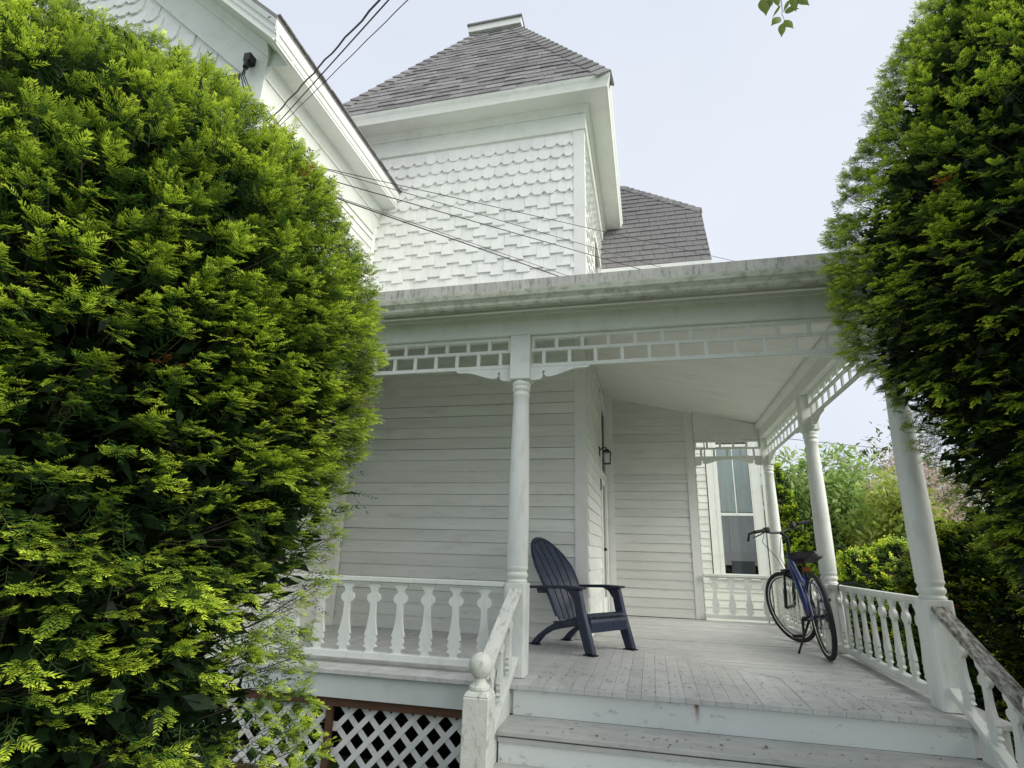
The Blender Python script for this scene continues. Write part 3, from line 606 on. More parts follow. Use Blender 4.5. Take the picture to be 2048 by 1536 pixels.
# ---- fretwork
FB0, FB1, FM0, FM1, FT0, FT1 = C+1.603, C+1.637, C+1.752, C+1.782, C+1.872, C+1.902
def fretwork(p0, p1, step=.2255, brackets=(1, 1), th=.014):
    p0 = Vector((*p0, 0)); p1 = Vector((*p1, 0)); d = (p1-p0).normalized(); L = (p1-p0).length; s = Vector((-d.y, d.x, 0)); ang = math.atan2(d.y, d.x)
    T = Matrix.Translation(p0) @ Matrix.Rotation(ang, 4, 'Z')
    mk = lambda a, b, t, z0, z1: MB().box(a, b, -t, t, z0, z1).mesh('bar', bevel=.002)
    r = put('fretwork', mk(0, L, th, FB0, FB1), PM['porch'], porch, T)
    put('rail', mk(0, L, th, FM0, FM1), PM['porch'], r, T); put('rail', mk(0, L, th, FT0, FT1), PM['porch'], r, T)
    up = mk(-.016, .016, th-.003, FM1, FT0); lo = mk(-.016, .016, th-.003, FB1, FM0)
    n = int(round(L/step)); st = L/n
    for i in range(n+1):
        a = min(max(st*i, .017), L-.017); put('bar', up, PM['porch'], r, T @ Matrix.Translation((a, 0, 0)))
        if i < n: put('bar', lo, PM['porch'], r, T @ Matrix.Translation((st*(i+.5), 0, 0)))
    for e, on in enumerate(brackets):
        if not on: continue
        B = [(0, 0), (.53, 0), (.50, -.022), (.42, -.024), (.36, -.034), (.30, -.054), (.24, -.074), (.19, -.088), (.15, -.09), (.125, -.078), (.115, -.058), (.128, -.046), (.122, -.034), (.108, -.034), (.100, -.046), (.106, -.066), (.104, -.09), (.09, -.108), (.06, -.116), (0, -.118)]
        fx = (lambda x: x) if e == 0 else (lambda x: L - x)
        me = MB().prism(B, lambda x, z: (fx(x), -.012, FB0-.001+z), lambda x, z: (fx(x), .012, FB0-.001+z)).mesh('bracket')
        put('bracket', me, PM['porch'], r, T)
fretwork((-1.162, PYF-.03), (PX0+.26, PYF-.03), .213, (1, 1))
fretwork((-.978, PYF-.03), (PX1-.092, PYF-.03))
fretwork((PX1, PYF+.092), (PX1+.01, 7.038)); fretwork((PX1+.01, 7.222), (PX1+.02, 9.648))
fretwork((.78, 9.76), (PX1-.073, 9.74), .2255)
# ---- beams, ceiling, roof, gutter
bm = MB().box(PX0, PX1+.09, PYF-.09, PYF+.09, C+1.904, C+2.17).obj('front_beam', 'porch', porch)
box('moulding', 'porch', bm, PX0, PX1+.1, PYF-.112, PYF-.091, C+2.09, C+2.17)
bs = box('side_beam', 'porch', porch, PX1-.08, PX1+.10, PYF+.091, 9.85, C+1.904, C+2.13)
MB().prism([(0, 0), (.05, .06), (.05, .10), (0, .10)], lambda a, z: (PX1-.081-a, PYF+.1, C+2.05+z), lambda a, z: (PX1-.081-a, 9.84, C+2.05+z)).obj('moulding', 'porch', bs)
br = MB().prism([(.78, 2.04), (PX1-.081, 2.04), (PX1-.081, 2.14), (.78, 2.42)], lambda x, z: (x, 9.70, C+z), lambda x, z: (x, 9.82, C+z)).obj('rear_beam', 'porch', porch)
box('rail', 'porch', br, .78, PX1-.082, 9.69, 9.80, C+1.904, C+2.039)
ci = 2.76; co = 2.135
ce = MB(); cz = .02
pts = [(PX0, PYF-.05, C+co), (PX1+.02, PYF-.05, C+co), (XT, YW, C+ci), (PX0, YW, C+ci), (PX1+.02, 9.86, C+co), (XT, 9.86, C+ci)]
ce.add(pts + [(a, b, z+cz) for a, b, z in pts], [(0,1,2,3), (1,4,5,2), (6,9,8,7), (7,8,11,10), (0,6,7,1), (1,7,10,4), (2,5,11,8), (3,2,8,9)]).obj('ceiling', 'ceiling', porch)
GX, GY = 2.07, 4.27
ro = MB(); q = [(PX0, GY+.07, C+2.29), (GX-.07, GY+.07, C+2.29), (XT, YW, C+2.95), (PX0, YW, C+2.95), (GX-.07, YR+.3, C+2.29), (XT, YR+.3, C+2.95)]
ro.add(q + [(a, b, z-.03) for a, b, z in q], [(3,2,1,0), (2,5,4,1), (6,7,8,9), (7,10,11,8), (0,1,7,6), (1,4,10,7), (4,5,11,10)]).obj('porch_roof', 'roof', porch)
MB().box(PX0, GX-.035, GY+.035, GY+.06, C+2.15, C+2.302).box(GX-.06, GX-.035, GY+.0605, YR+.3, C+2.15, C+2.302).obj('roof_edge', 'edge', porch)
MB().box(PX0, GX-.076, GY+.076, PYF-.0915, C+2.171, C+2.19).obj('soffit', 'porch', porch)
gp = [(.034, .0), (-.02, .0), (-.032, .02), (-.036, .045), (-.05, .07), (-.062, .085), (-.066, .125), (-.066, .142), (-.052, .142), (-.052, .128), (.030, .128), (.034, .135)]
gt = MB().prism(gp, lambda a, z: (PX0, GY+a, C+2.032+.9*z), lambda a, z: (GX-a, GY+a, C+2.032+.9*z)).prism(gp, lambda a, z: (GX-a, GY+a, C+2.032+.9*z), lambda a, z: (GX-a, YR+.3, C+2.032+.9*z)).obj('gutter', 'gutter', porch)
for gx in (-2.6, -1.55, -.45, .65, 1.75): box('gutter_strap', 'gutter', gt, gx-.012, gx+.012, GY-.070, GY-.0665, C+2.14, C+2.18)
MB().box(PX0, PX1+.1, GY+.0765, GY+.11, C+2.03, C+2.17).box(PX0, PX1+.1, GY+.1105, GY+.14, C+2.08, C+2.17).obj('fascia', 'porch', porch)
# ---------------------------------------------------------------- adirondack chair
CH_ROT = math.radians(-33)
chair = thing('adirondack_chair', (-.78, 6.33, FZ+.001), 'navy blue plastic adirondack chair on the porch', 'chair', rotz=CH_ROT, scale=.97)
def cp(name, mb, parent=chair, smooth=False, bevel=.004, m='navy'):
    return put(name, mb.mesh(name, smooth, bevel), PM[m], parent, Matrix(), local=True)
HB = 1.10
def back_pt(s, y, off=0):            # s 0..1 up the backrest
    x = -.08 - .50*s + .05*math.sin(s*math.pi) - .25*y*y*(1-.2*s) * -1; z = .27 + (HB-.27)*s
    return (x + off, y, z)
def top_s(y): return 1.0 - .30*(abs(y)/.285)**2.4
sl_w = .102
for i in range(5):
    yc = (i-2)*.1135; v = []; N = 12
    for off in (.0, -.022):
        for e in (-1, 1):
            for k in range(N+1):
                f = .62 + .38*min(1, .35 + k/N); y = (yc + e*sl_w/2*.94)*f; s = top_s(yc + e*sl_w/2)*k/N; v.append(back_pt(s, y, off))
    n1 = N+1; f = []
    for k in range(N):
        f += [(k, k+1, n1+k+1, n1+k), (2*n1+k, 3*n1+k, 3*n1+k+1, 2*n1+k+1), (k, 2*n1+k, 2*n1+k+1, k+1), (n1+k, n1+k+1, 3*n1+k+1, 3*n1+k)]
    f += [(0, n1, 3*n1, 2*n1), (N, 2*n1+N, 3*n1+N, n1+N)]
    cp('back_slat', MB().add(v, f), bevel=0, smooth=True)
rim = []
for k in range(11): s = .05 + k/10*.62; ff = .62 + .38*min(1, .35+s/.8); rim.append(back_pt(s*.98, -.284*ff - .008, -.012))
for k in range(1, 18):
    y = -.284 + .568*k/18; rim.append(back_pt(top_s(y)+.018, y, -.012))
for k in range(11): s = .05 + (10-k)/10*.62; ff = .62 + .38*min(1, .35+s/.8); rim.append(back_pt(s*.98, .284*ff + .008, -.012))
cp('back_rim', MB().tube(rim, .020, 8), smooth=True, bevel=0)
for s in (.12, .52): cp('back_brace', MB().tube([back_pt(s, y, -.035) for y in (-.22, -.11, 0, .11, .22)], .016, 6), smooth=True, bevel=0)
# seat slats across, rolling over the front edge
prof = [(-.10, .262), (-.02, .268), (.06, .285), (.14, .308), (.22, .335), (.29, .360), (.345, .372), (.385, .362), (.41, .335), (.422, .29), (.426, .245)]
def seat_piece(i0, i1, name):
    a = prof[i0:i1+1]; poly = a + [(x-.012, z-.022) for x, z in a[::-1]]
    cp(name, MB().prism(poly, lambda x, z: (x, -.30, z), lambda x, z: (x, .30, z)), bevel=.003)
for i0, i1 in ((0, 1), (1, 2), (2, 3), (3, 4), (4, 5)):
    a, b = prof[i0], prof[i1]; a = (a[0]+.006, a[1]+.001); poly = [a, b, (b[0]-.01, b[1]-.02), (a[0]-.01, a[1]-.02)]
    cp('seat_slat', MB().prism(poly, lambda x, z: (x, -.29, z), lambda x, z: (x, .29, z)), bevel=.003)
seat_piece(5, 8, 'seat_front'); 
ap = [(.414, .325), (.424, .29), (.430, .20), (.408, .20), (.400, .325)]
cp('apron', MB().prism(ap, lambda x, z: (x, -.30, z), lambda x, z: (x, .30, z)))
for y in (-.2, -.07, .07, .2): cp('slot', MB().box(.3955, .4155, y-.045, y+.045, .334, .346), bevel=0, m='black')
for sg in (-1, 1):
    q = lambda pl, y0, y1, nm, **k: cp(nm, MB().prism(pl, lambda x, z: (x, sg*y0, z), lambda x, z: (x, sg*y1, z)), **k)
    q([(.22, .60), (.32, .60), (.375, .38), (.435, .20), (.495, .012), (.39, .012), (.32, .20), (.27, .38)], .30, .365, 'front_leg', bevel=.008)
    q([(.375, 0), (.505, 0), (.505, .011), (.375, .011)], .29, .375, 'foot', m='black', bevel=0)
    q([(.30, .34), (.10, .30), (-.10, .24), (-.20, .19), (-.34, .10), (-.435, .012), (-.345, .012), (-.24, .11), (-.13, .165), (.0, .20), (.30, .26)], .235, .285, 'rear_leg', bevel=.008)
    q([(-.45, 0), (-.33, 0), (-.33, .011), (-.45, .011)], .225, .295, 'foot', m='black', bevel=0)
    q([(.355, .628), (.36, .612), (.325, .600), (.10, .598), (-.44, .575), (-.46, .585), (-.46, .60), (.10, .630)], .275, .395, 'armrest', bevel=.008)
    q([(.23, .598), (.10, .597), (.17, .57), (.23, .50)], .318, .35, 'arm_gusset', bevel=.003)
    q([(-.32, .58), (-.18, .585), (-.20, .535), (-.30, .53)], .285, .325, 'arm_clip', bevel=.004)
# ---------------------------------------------------------------- bicycle
bike = thing('bicycle', (1.64, 6.50, FZ+.001), 'blue hybrid bicycle with black saddle on its kickstand beside the porch rail', 'bicycle', rotz=math.radians(88.5), scale=1.16)
LEAN = Matrix.Rotation(math.radians(-4.5), 4, 'X')
def bp(name, mb, m, parent=bike, T=None, smooth=True, bevel=0):
    T = T if T is not None else (LEAN if parent is bike else Matrix())
    return put(name, mb.mesh(name, smooth, bevel), PM[m], parent, T, local=True)
WR = .345
def ring(r, t, n=44, k=8): return MB().tube([(r*math.cos(2*math.pi*i/n), 0, r*math.sin(2*math.pi*i/n)) for i in range(n)], t, k, True)
def wheel(T, rear):
    w = bp('wheel', MB().lathe([(.014, -.05), (.018, -.045), (.014, -.03), (.014, .03), (.018, .045), (.014, .05)], 10), 'black', T=T @ Matrix.Rotation(math.pi/2, 4, 'X'))
    R = Matrix.Rotation(-math.pi/2, 4, 'X')
    bp('tyre', ring(WR-.02, .021), 'rubber', w, R); bp('rim', ring(WR-.054, .008), 'black', w, R); bp('rim_wall', ring(WR-.043, .0115), 'chrome', w, R)
    s = MB()
    for i in range(28):
        a = 2*math.pi*i/28; b = a + (.35 if i % 2 else -.35); y = .024 if i % 4 < 2 else -.024
        s.tube([(.016*math.cos(b), y, .016*math.sin(b)), ((WR-.05)*math.cos(a), 0, (WR-.05)*math.sin(a))], .0016, 4)
    bp('spokes', s, 'chrome', w, R)
    if rear:
        c = MB()
        for r, y in ((.05, -.03), (.042, -.036), (.034, -.042), (.026, -.048)): c.add(*(lambda m_: (m_.v, m_.f))(ring(r, .004, 20, 6)))
        bp('sprocket', c, 'black', w, R @ Matrix.Translation((0, -.035, 0)))
    return w
wheel(LEAN @ Matrix.Translation((0, 0, WR)), True)
head_b, head_t = Vector((.895, 0, .66)), Vector((.850, 0, .83))
ax = (head_t - head_b).normalized()
ST = Matrix.Translation(head_b) @ Matrix.Rotation(math.radians(30), 4, ax) @ Matrix.Translation(-head_b)
F_ = LEAN @ ST
wheel(F_ @ Matrix.Translation((1.07, 0, WR)), False)
BB = Vector((.425, 0, .285)); STT = Vector((.285, 0, .70))
fr = bp('frame', MB().tube([head_t + ax*-.04, BB + Vector((.02, 0, .02))], [.029, .027], 12).tube([head_t - ax*.02, Vector((.5, 0, .60)), STT - Vector((-.03, 0, .13))], [.022, .020, .018], 10).tube([BB, STT], .0175, 10).tube([head_b - ax*.01, head_t + ax*.02], .026, 12), 'blue')
for s in (-1, 1):
    bp('chain_stay', MB().tube([BB + Vector((-.03, s*.03, 0)), Vector((.18, s*.05, .305)), Vector((0, s*.062, WR))], .010, 8), 'blue')
    bp('seat_stay', MB().tube([STT + Vector((.01, s*.018, -.05)), Vector((.14, s*.052, .55)), Vector((0, s*.062, WR))], .008, 8), 'blue')
    bp('decal', MB().box(-.07, .07, s*.0262, s*.0268, -.012, .012), 'teal', T=LEAN @ Matrix.Translation((.63, 0, .545)) @ Matrix.Rotation(math.radians(-50), 4, 'Y'), smooth=False)
    lo = Vector((1.07, s*.055, WR)); up = Vector((.935, s*.055, .69)); mid = lo.lerp(up, .52)
    fk = bp('fork_leg', MB().tube([lo, mid], [.014, .019], 10).tube([mid, up], .013, 10).tube([up + Vector((0, 0, 0)), Vector((.91, 0, .70))], .017, 8), 'black', T=F_)
bp('fork_crown', MB().tube([Vector((.930, -.06, .70)), Vector((.930, .06, .70))], .022, 10), 'black', T=F_)
bp('stanchion_cap', MB().tube([Vector((.975, -.055, .60)), Vector((.952, -.055, .66))], .0145, 10).tube([Vector((.975, .055, .60)), Vector((.952, .055, .66))], .0145, 10), 'chrome', T=F_)
for z_ in (.655,): bp('brake', MB().tube([(.985, -.045, .64), (.985, -.04, .72), (.96, 0, .75)], .008, 6).tube([(.985, .045, .64), (.985, .04, .72)], .008, 6), 'black', T=F_)
sm = bp('stem', MB().tube([head_t + ax*.02, head_t + ax*.19, head_t + ax*.21 + Vector((.07, 0, .04))], [.017, .018, .018], 10), 'black', T=F_)
hc = head_t + ax*.21 + Vector((.07, 0, .04))
bp('handlebar', MB().tube([hc + Vector(p) for p in ((-.05, -.33, .055), (-.03, -.24, .055), (0, -.12, .02), (0, 0, 0), (0, .12, .02), (-.03, .24, .055), (-.05, .33, .055))], .0125, 8), 'black', T=F_)
for s in (-1, 1):
    bp('grip', MB().tube([hc + Vector((-.036, s*.21, .055)), hc + Vector((-.054, s*.345, .056))], .018, 10), 'rubber', T=F_)
    bp('bar_end', MB().tube([hc + Vector((-.052, s*.345, .055)), hc + Vector((.02, s*.36, .05)), hc + Vector((.07, s*.36, -.02))], .011, 8), 'black', T=F_)
    bp('brake_lever', MB().tube([hc + Vector((-.01, s*.17, .05)), hc + Vector((.05, s*.20, .02)), hc + Vector((.035, s*.31, .005))], .007, 6), 'black', T=F_)
    bp('shifter', MB().box(-.03, .03, -.025, .025, -.02, .03), 'black', T=F_ @ Matrix.Translation(hc + Vector((-.01, s*.165, .05))), smooth=False, bevel=.008)
    bp('cable', MB().tube([hc + Vector((.03, s*.17, .03)), hc + Vector((.17, s*.12, -.06)), hc + Vector((.15, s*.02, -.24)), head_b + Vector((.05, s*.02, -.02))], .0032, 6), 'black', T=F_)
bp('seat_post', MB().tube([STT - Vector((-.03, 0, .08)), Vector((.250, 0, .82))], .0145, 10).tube([STT + Vector((.008, 0, -.03)), STT + Vector((-.004, 0, .02))], .021, 10), 'black')
v = []; f = []; rows = 14; colsn = 13
for i in range(rows):
    t = i/(rows-1); x = .34 - .27*t; hw = .030 + .108*max(0, min(1, (t-.22)/.62))**1.2*(1 - .55*max(0, (t-.88)/.12)); zt = .845 + .012*math.cos(t*6) + .025*t*t
    for k in range(colsn):
        a = math.pi*(k/(colsn-1)); yy = hw*math.cos(a); groove = -.020*math.exp(-(yy/.025)**2)*max(0, (t-.45)/.55); v.append((x, yy, zt - .070 + .075*math.sin(a)**.6 + groove + (.012*(abs(yy)/.1)**2 if t > .6 else 0)))
for i in range(rows-1):
    for k in range(colsn-1): f.append((i*colsn+k, i*colsn+k+1, (i+1)*colsn+k+1, (i+1)*colsn+k))
f += [tuple(range(colsn)), tuple((rows-1)*colsn+k for k in range(colsn))[::-1]] + [tuple([i*colsn for i in range(rows)] + [i*colsn+colsn-1 for i in range(rows)][::-1])]
sa = bp('saddle', MB().add(v, f), 'seat')
bp('saddle_rail', MB().tube([(.31, 0, .81), (.24, .022, .805), (.12, .022, .81), (.10, .03, .83)], .004, 6).tube([(.31, 0, .81), (.24, -.022, .805), (.12, -.022, .81), (.10, -.03, .83)], .004, 6).box(.19, .25, -.03, .03, .792, .814), 'chrome', sa)
cr = bp('crankset', MB().tube([BB + Vector((0, -.07, 0)), BB + Vector((0, .07, 0))], .02, 10), 'black')
bp('chainring', ring(.088, .006, 30, 6), 'black', T=LEAN @ Matrix.Translation(BB + Vector((0, -.055, 0)))); bp('chain_guard', ring(.098, .005, 30, 6), 'black', T=LEAN @ Matrix.Translation(BB + Vector((0, -.062, 0))))
for s, a in ((1, -1.15), (-1, 1.99)):
    e = BB + Vector((.17*math.cos(a)*1.0, s*.075, .17*math.sin(a)))
    bp('crank_arm', MB().tube([BB + Vector((0, s*.07, 0)), e], [.014, .010], 8), 'black'); bp('pedal', MB().box(-.05, .05, -.045, .045, -.012, .012), 'black', T=LEAN @ Matrix.Translation(e + Vector((0, s*.055, 0))) @ Matrix.Rotation(.2, 4, 'Y'), smooth=False, bevel=.005)
ch = MB(); a0 = Vector((0, -.055, WR+.045)); a1 = BB + Vector((0, -.055, .088)); ch.tube([a0, a1], .004, 6); ch.tube([Vector((0, -.055, WR-.10)), BB + Vector((0, -.055, -.088))], .004, 6)
bp('chain', ch, 'black')
bp('derailleur', MB().tube([(0, -.06, WR), (.02, -.062, WR-.07), (-.01, -.06, WR-.16)], [.012, .018, .012], 8), 'black')
bp('kickstand', MB().tube([BB + Vector((-.06, .03, -.01)), Vector((.30, .17, .035)), Vector((.29, .185, .0))], [.011, .009, .013], 8), 'black')
bp('rear_reflector', MB().box(-.012, .012, -.03, .03, -.02, .02), 'rust', T=LEAN @ Matrix.Translation((.20, 0, .72)), smooth=False, bevel=.004)
bp('cable_run', MB().tube([head_b + Vector((.03, .03, .05)), Vector((.66, .035, .56)), Vector((.50, .03, .40)), BB + Vector((0, .03, -.03)), Vector((.2, .06, .27)), Vector((.02, .07, WR))], .003, 6), 'black')
# cable draped over the rail
pts = [(1.83, 6.62, C-.27), (1.83, 6.62, C-.215), (1.86, 6.58, C-.195), (1.93, 6.44, C-.185), (2.0, 6.33, C-.22), (2.02, 6.28, C-.33)]
tag(MB().tube(pts, .006, 8).obj('cable_lock', 'black', None, True), 'thin black cable looped over the right porch rail behind the bicycle', 'cable')
# ---------------------------------------------------------------- wall lantern by the door
LX, LYY, LZ = XT, 8.46, C+1.50
lan = thing('wall_lantern', (LX, LYY, LZ), 'black metal carriage lantern on the wall beside the door', 'lantern')
MB().box(LX+.019, LX+.04, LYY-.04, LYY+.04, LZ-.06, LZ+.12).obj('wall_plate', 'wreath', lan, bevel=.006)
MB().tube([(LX+.04, LYY, LZ+.05), (LX+.09, LYY, LZ+.10), (LX+.15, LYY, LZ+.10), (LX+.17, LYY, LZ+.04)], .012, 8).obj('arm', 'wreath', lan, True)
cx = LX + .17
MB().add([(cx-.085, LYY-.085, LZ), (cx+.085, LYY-.085, LZ), (cx+.085, LYY+.085, LZ), (cx-.085, LYY+.085, LZ), (cx-.02, LYY-.02, LZ+.07), (cx+.02, LYY-.02, LZ+.07), (cx+.02, LYY+.02, LZ+.07), (cx-.02, LYY+.02, LZ+.07)], [(0,3,2,1), (4,5,6,7), (0,1,5,4), (1,2,6,5), (2,3,7,6), (3,0,4,7)]).obj('lantern_roof', 'wreath', lan)
cg = MB()
for sx in (-1, 1):
    for sy in (-1, 1): cg.tube([(cx+sx*.075, LYY+sy*.075, LZ), (cx+sx*.06, LYY+sy*.06, LZ-.22)], .0075, 6)
cg.box(cx-.07, cx+.07, LYY-.07, LYY+.07, LZ-.235, LZ-.22).obj('cage', 'wreath', lan)
MB().add([(cx-.07, LYY-.07, LZ-.001), (cx+.07, LYY-.07, LZ-.001), (cx+.07, LYY+.07, LZ-.001), (cx-.07, LYY+.07, LZ-.001), (cx-.056, LYY-.056, LZ-.219), (cx+.056, LYY-.056, LZ-.219), (cx+.056, LYY+.056, LZ-.219), (cx-.056, LYY+.056, LZ-.219)], [(0,1,5,4), (1,2,6,5), (2,3,7,6), (3,0,4,7)]).obj('pane', 'glass', lan)
MB().lathe([(.012, LZ-.2), (.014, LZ-.12), (.012, LZ-.05)], 10, cx, LYY).obj('bulb', 'lace', lan, True)
tag(box('doorbell', 'black', None, XT+.019, XT+.035, 8.58, 8.61, C+.95, C+1.12), 'small black plate on the clapboards just below the lantern', 'doorbell')
lan.scale = (.75, .75, .75); lan.location.x += .005
# ---------------------------------------------------------------- wires
def wire(name, pts, r, label, wav=0, cat='wire', group=None):
    P = []
    a = [Vector(p) for p in pts]; n = 40
    for i in range(n+1):
        t = i/n; k = min(int(t*(len(a)-1)), len(a)-2); p = a[k].lerp(a[k+1], t*(len(a)-1)-k)
        if wav: p = p + Vector((math.sin(i*1.9)*wav, 0, math.cos(i*1.9)*wav))
        P.append(p)
    return tag(MB().tube(P, r, 6).obj(name, 'wire', None, True), label, cat, group)
up = lambda ax_, az, Y: (ax_*Y, Y, C + az*Y)
wire('overhead_wire', [up(-.925, 1.04, 4.02), up(-.637, 1.395, 2.3), up(-.28, 1.83, 1.35)], .0065, 'thick twisted cable, uppermost of the three rising over the left eave', .008, group='service wires over the left eave')
wire('overhead_wire', [up(-.905, 1.02, 4.02), up(-.607, 1.395, 2.3), up(-.24, 1.86, 1.35)], .005, 'smooth middle cable of the three rising over the left eave', group='service wires over the left eave')
wire('overhead_wire', [up(-.900, 1.01, 4.02), up(-.560, 1.37, 2.3), up(-.15, 1.80, 1.35)], .0032, 'thin lowest cable of the three rising over the left eave', .002, group='service wires over the left eave')
def cross(a, b, Ya, Yb, ext):
    A = Vector(up(*a, Ya)); B = Vector(up(*b, Yb)); d = B - A
    return [A - d*.25, A, B, B + d*ext]
G2 = 'telephone wires across the tower front'
wire('telephone_wire', cross((-.686, .864), (.184, .531), 3.5, 8.0, .5), .0033, 'highest thin wire crossing the tower shingles and reaching the sky at right', group=G2)
wire('telephone_wire', cross((-.682, .857), (.051, .531), 3.5, 7.2, .12), .003, 'second thin wire crossing the tower shingles just under the highest', group=G2)
wire('telephone_wire', cross((-.666, .825), (.012, .531), 3.5, 6.9, .12), .0042, 'third dark wire crossing the middle of the tower shingles', group=G2)
wire('telephone_wire', cross((-.642, .769), (-.153, .533), 3.5, 5.9, .12), .005, 'thick lowest wire crossing the tower shingles', group=G2)
wire('telephone_wire', cross((-.640, .772), (-.140, .535), 3.5, 5.9, .12), .0027, 'thin wire lying along the thick lowest one across the tower', group=G2)
wire('telephone_wire', [(.20*30, 30, C+.20*30), (.40*30, 30, C+.173*30)], .014, 'distant wire over the flowering trees seen under the porch roof')
wh = thing('weatherhead', (-4.09, YG, C+5.1), 'small dark weatherhead fitting with drooping leads on the left wing frieze', 'weatherhead')
MB().box(-4.13, -4.05, YG-.14, YG-.042, C+5.10, C+5.2).tube([(-4.09, YG-.12, C+5.1), (-4.085, YG-.13, C+5.0)], .03, 8).obj('hood', 'black', wh, bevel=0)
for k in range(3): MB().tube([(-4.10+.012*k, YG-.13, C+5.0), (-4.09+.02*k, YG-.16, C+4.86), (-4.06+.05*k, YG-.12, C+4.72-.03*k)], .006, 6).obj('lead', 'wire', wh, True)
# ---------------------------------------------------------------- plants
def noise3(P, s, seed):
    r = np.random.default_rng(seed); o = np.zeros(len(P))
    for i in range(7):
        d = r.normal(size=3); d /= np.linalg.norm(d); o += np.sin(P @ d * s * r.uniform(.7, 1.6) + r.uniform(0, 6.28))
    return o/7*1.6
def unit(v): return v/np.maximum(np.linalg.norm(v, axis=1, keepdims=True), 1e-9)
def template(K, nl, ang, w, rise=.10, taper=.45, jit=0.0, seed=0):
    V = []; S = []; r = np.random.default_rng(seed)
    for k in range(K):
        s = .06 + .88*k/(K-1)
        for sd in (-1, 1):
            a = ang*(1 - .45*s) + r.normal(0, jit*.35); L = nl*(1 - taper*s)*(1 + r.normal(0, jit*.4)); s_ = s + r.normal(0, jit*.08)
            t = np.array([math.cos(a), sd*math.sin(a), rise + r.normal(0, jit)]); t /= np.linalg.norm(t); n = np.array([-sd*math.sin(a), math.cos(a)*1.0, r.normal(0, jit)])*w/2
            b = np.array([s_, 0, 0]); V += [b, b + t*L*.5 + n, b + t*L, b + t*L*.5 - n]; S += [s]*4
    b = np.array([.94, 0, 0]); V += [b, b + [nl*.25, w/2, .02], b + [nl*.5, 0, .02], b + [nl*.25, -w/2, .02]]; S += [1]*4
    V += [np.array([0, -w*.22, 0]), np.array([0, w*.22, 0]), np.array([.95, w*.1, 0]), np.array([.95, -w*.1, 0])]; S += [-1]*4
    return np.array(V, float), np.array(S)
T_NEW = [template(6, .44, .90, .085, .13, .30, .12, q) for q in range(5)]; T_OLD = [template(6, .26, 1.0, .045, .05, .2, .2, q) for q in range(3)]; T_FAR = [template(3, .55, .95, .22, .12, .45, .3, q) for q in range(3)]
def sprays(tpl, P, D, U, L, col, tipcol=None):
    m = len(tpl); return join([spray_set(tpl[q], P[q::m], D[q::m], (U if U.ndim == 1 else U[q::m]), L[q::m], col[q::m], None if tipcol is None else tipcol[q::m]) for q in range(m)])
def spray_set(tpl, P, D, U, L, col, tipcol=None):
    V, S = tpl; D = unit(D); R = unit(np.cross(U, D)); U = np.cross(D, R); n = len(P); k = len(V)
    X = (V[None, :, 0, None]*D[:, None] + V[None, :, 1, None]*R[:, None] + V[None, :, 2, None]*U[:, None])*L[:, None, None] + P[:, None]
    X -= (np.clip(V[:, 0], 0, 1)**2*.12)[None, :, None]*L[:, None, None]*np.array([0, 0, 1.0])
    c = np.repeat(col[:, None], k, 1)
    if tipcol is not None:
        f = np.clip(S, 0, 1)[None, :, None]; c = c*(1-f) + tipcol[:, None]*f
    c = c*rng.uniform(.85, 1.15, (n, k//4, 1)).repeat(4, 1)
    c[:, S < 0] = np.array([.09, .10, .03])
    F = np.arange(n*k).reshape(-1, 4)
    return X.reshape(-1, 3), F, c.reshape(-1, 3)
def join(parts):
    o = 0; Vs, Fs, Cs = [], [], []
    for V, F, c in parts: Vs.append(V); Fs.append(F + o); Cs.append(c); o += len(V)
    return np.concatenate(Vs), np.concatenate(Fs), np.concatenate(Cs)
def leaves(P, n, size, col, droop=.3, aspect=.42, seed=0):
    r = np.random.default_rng(seed); k = len(P); D = unit(n + r.normal(0, .55, P.shape) + np.array([0, 0, -droop])); U = unit(np.array([0, 0, 1.0]) + r.normal(0, .5, P.shape)); R = unit(np.cross(U, D)); U = np.cross(D, R)
    L = size*r.uniform(.7, 1.3, (k, 1)); w = L*aspect
    V = np.stack([P, P + D*L*.45 + R*w*.5 + U*L*.06, P + D*L, P + D*L*.45 - R*w*.5 + U*L*.06], 1).reshape(-1, 3)
    return V, np.arange(k*4).reshape(-1, 4), col.repeat(4, 0)
CAM = np.array([0, 0, C]); MC = np.array(M)
TUFT = 3
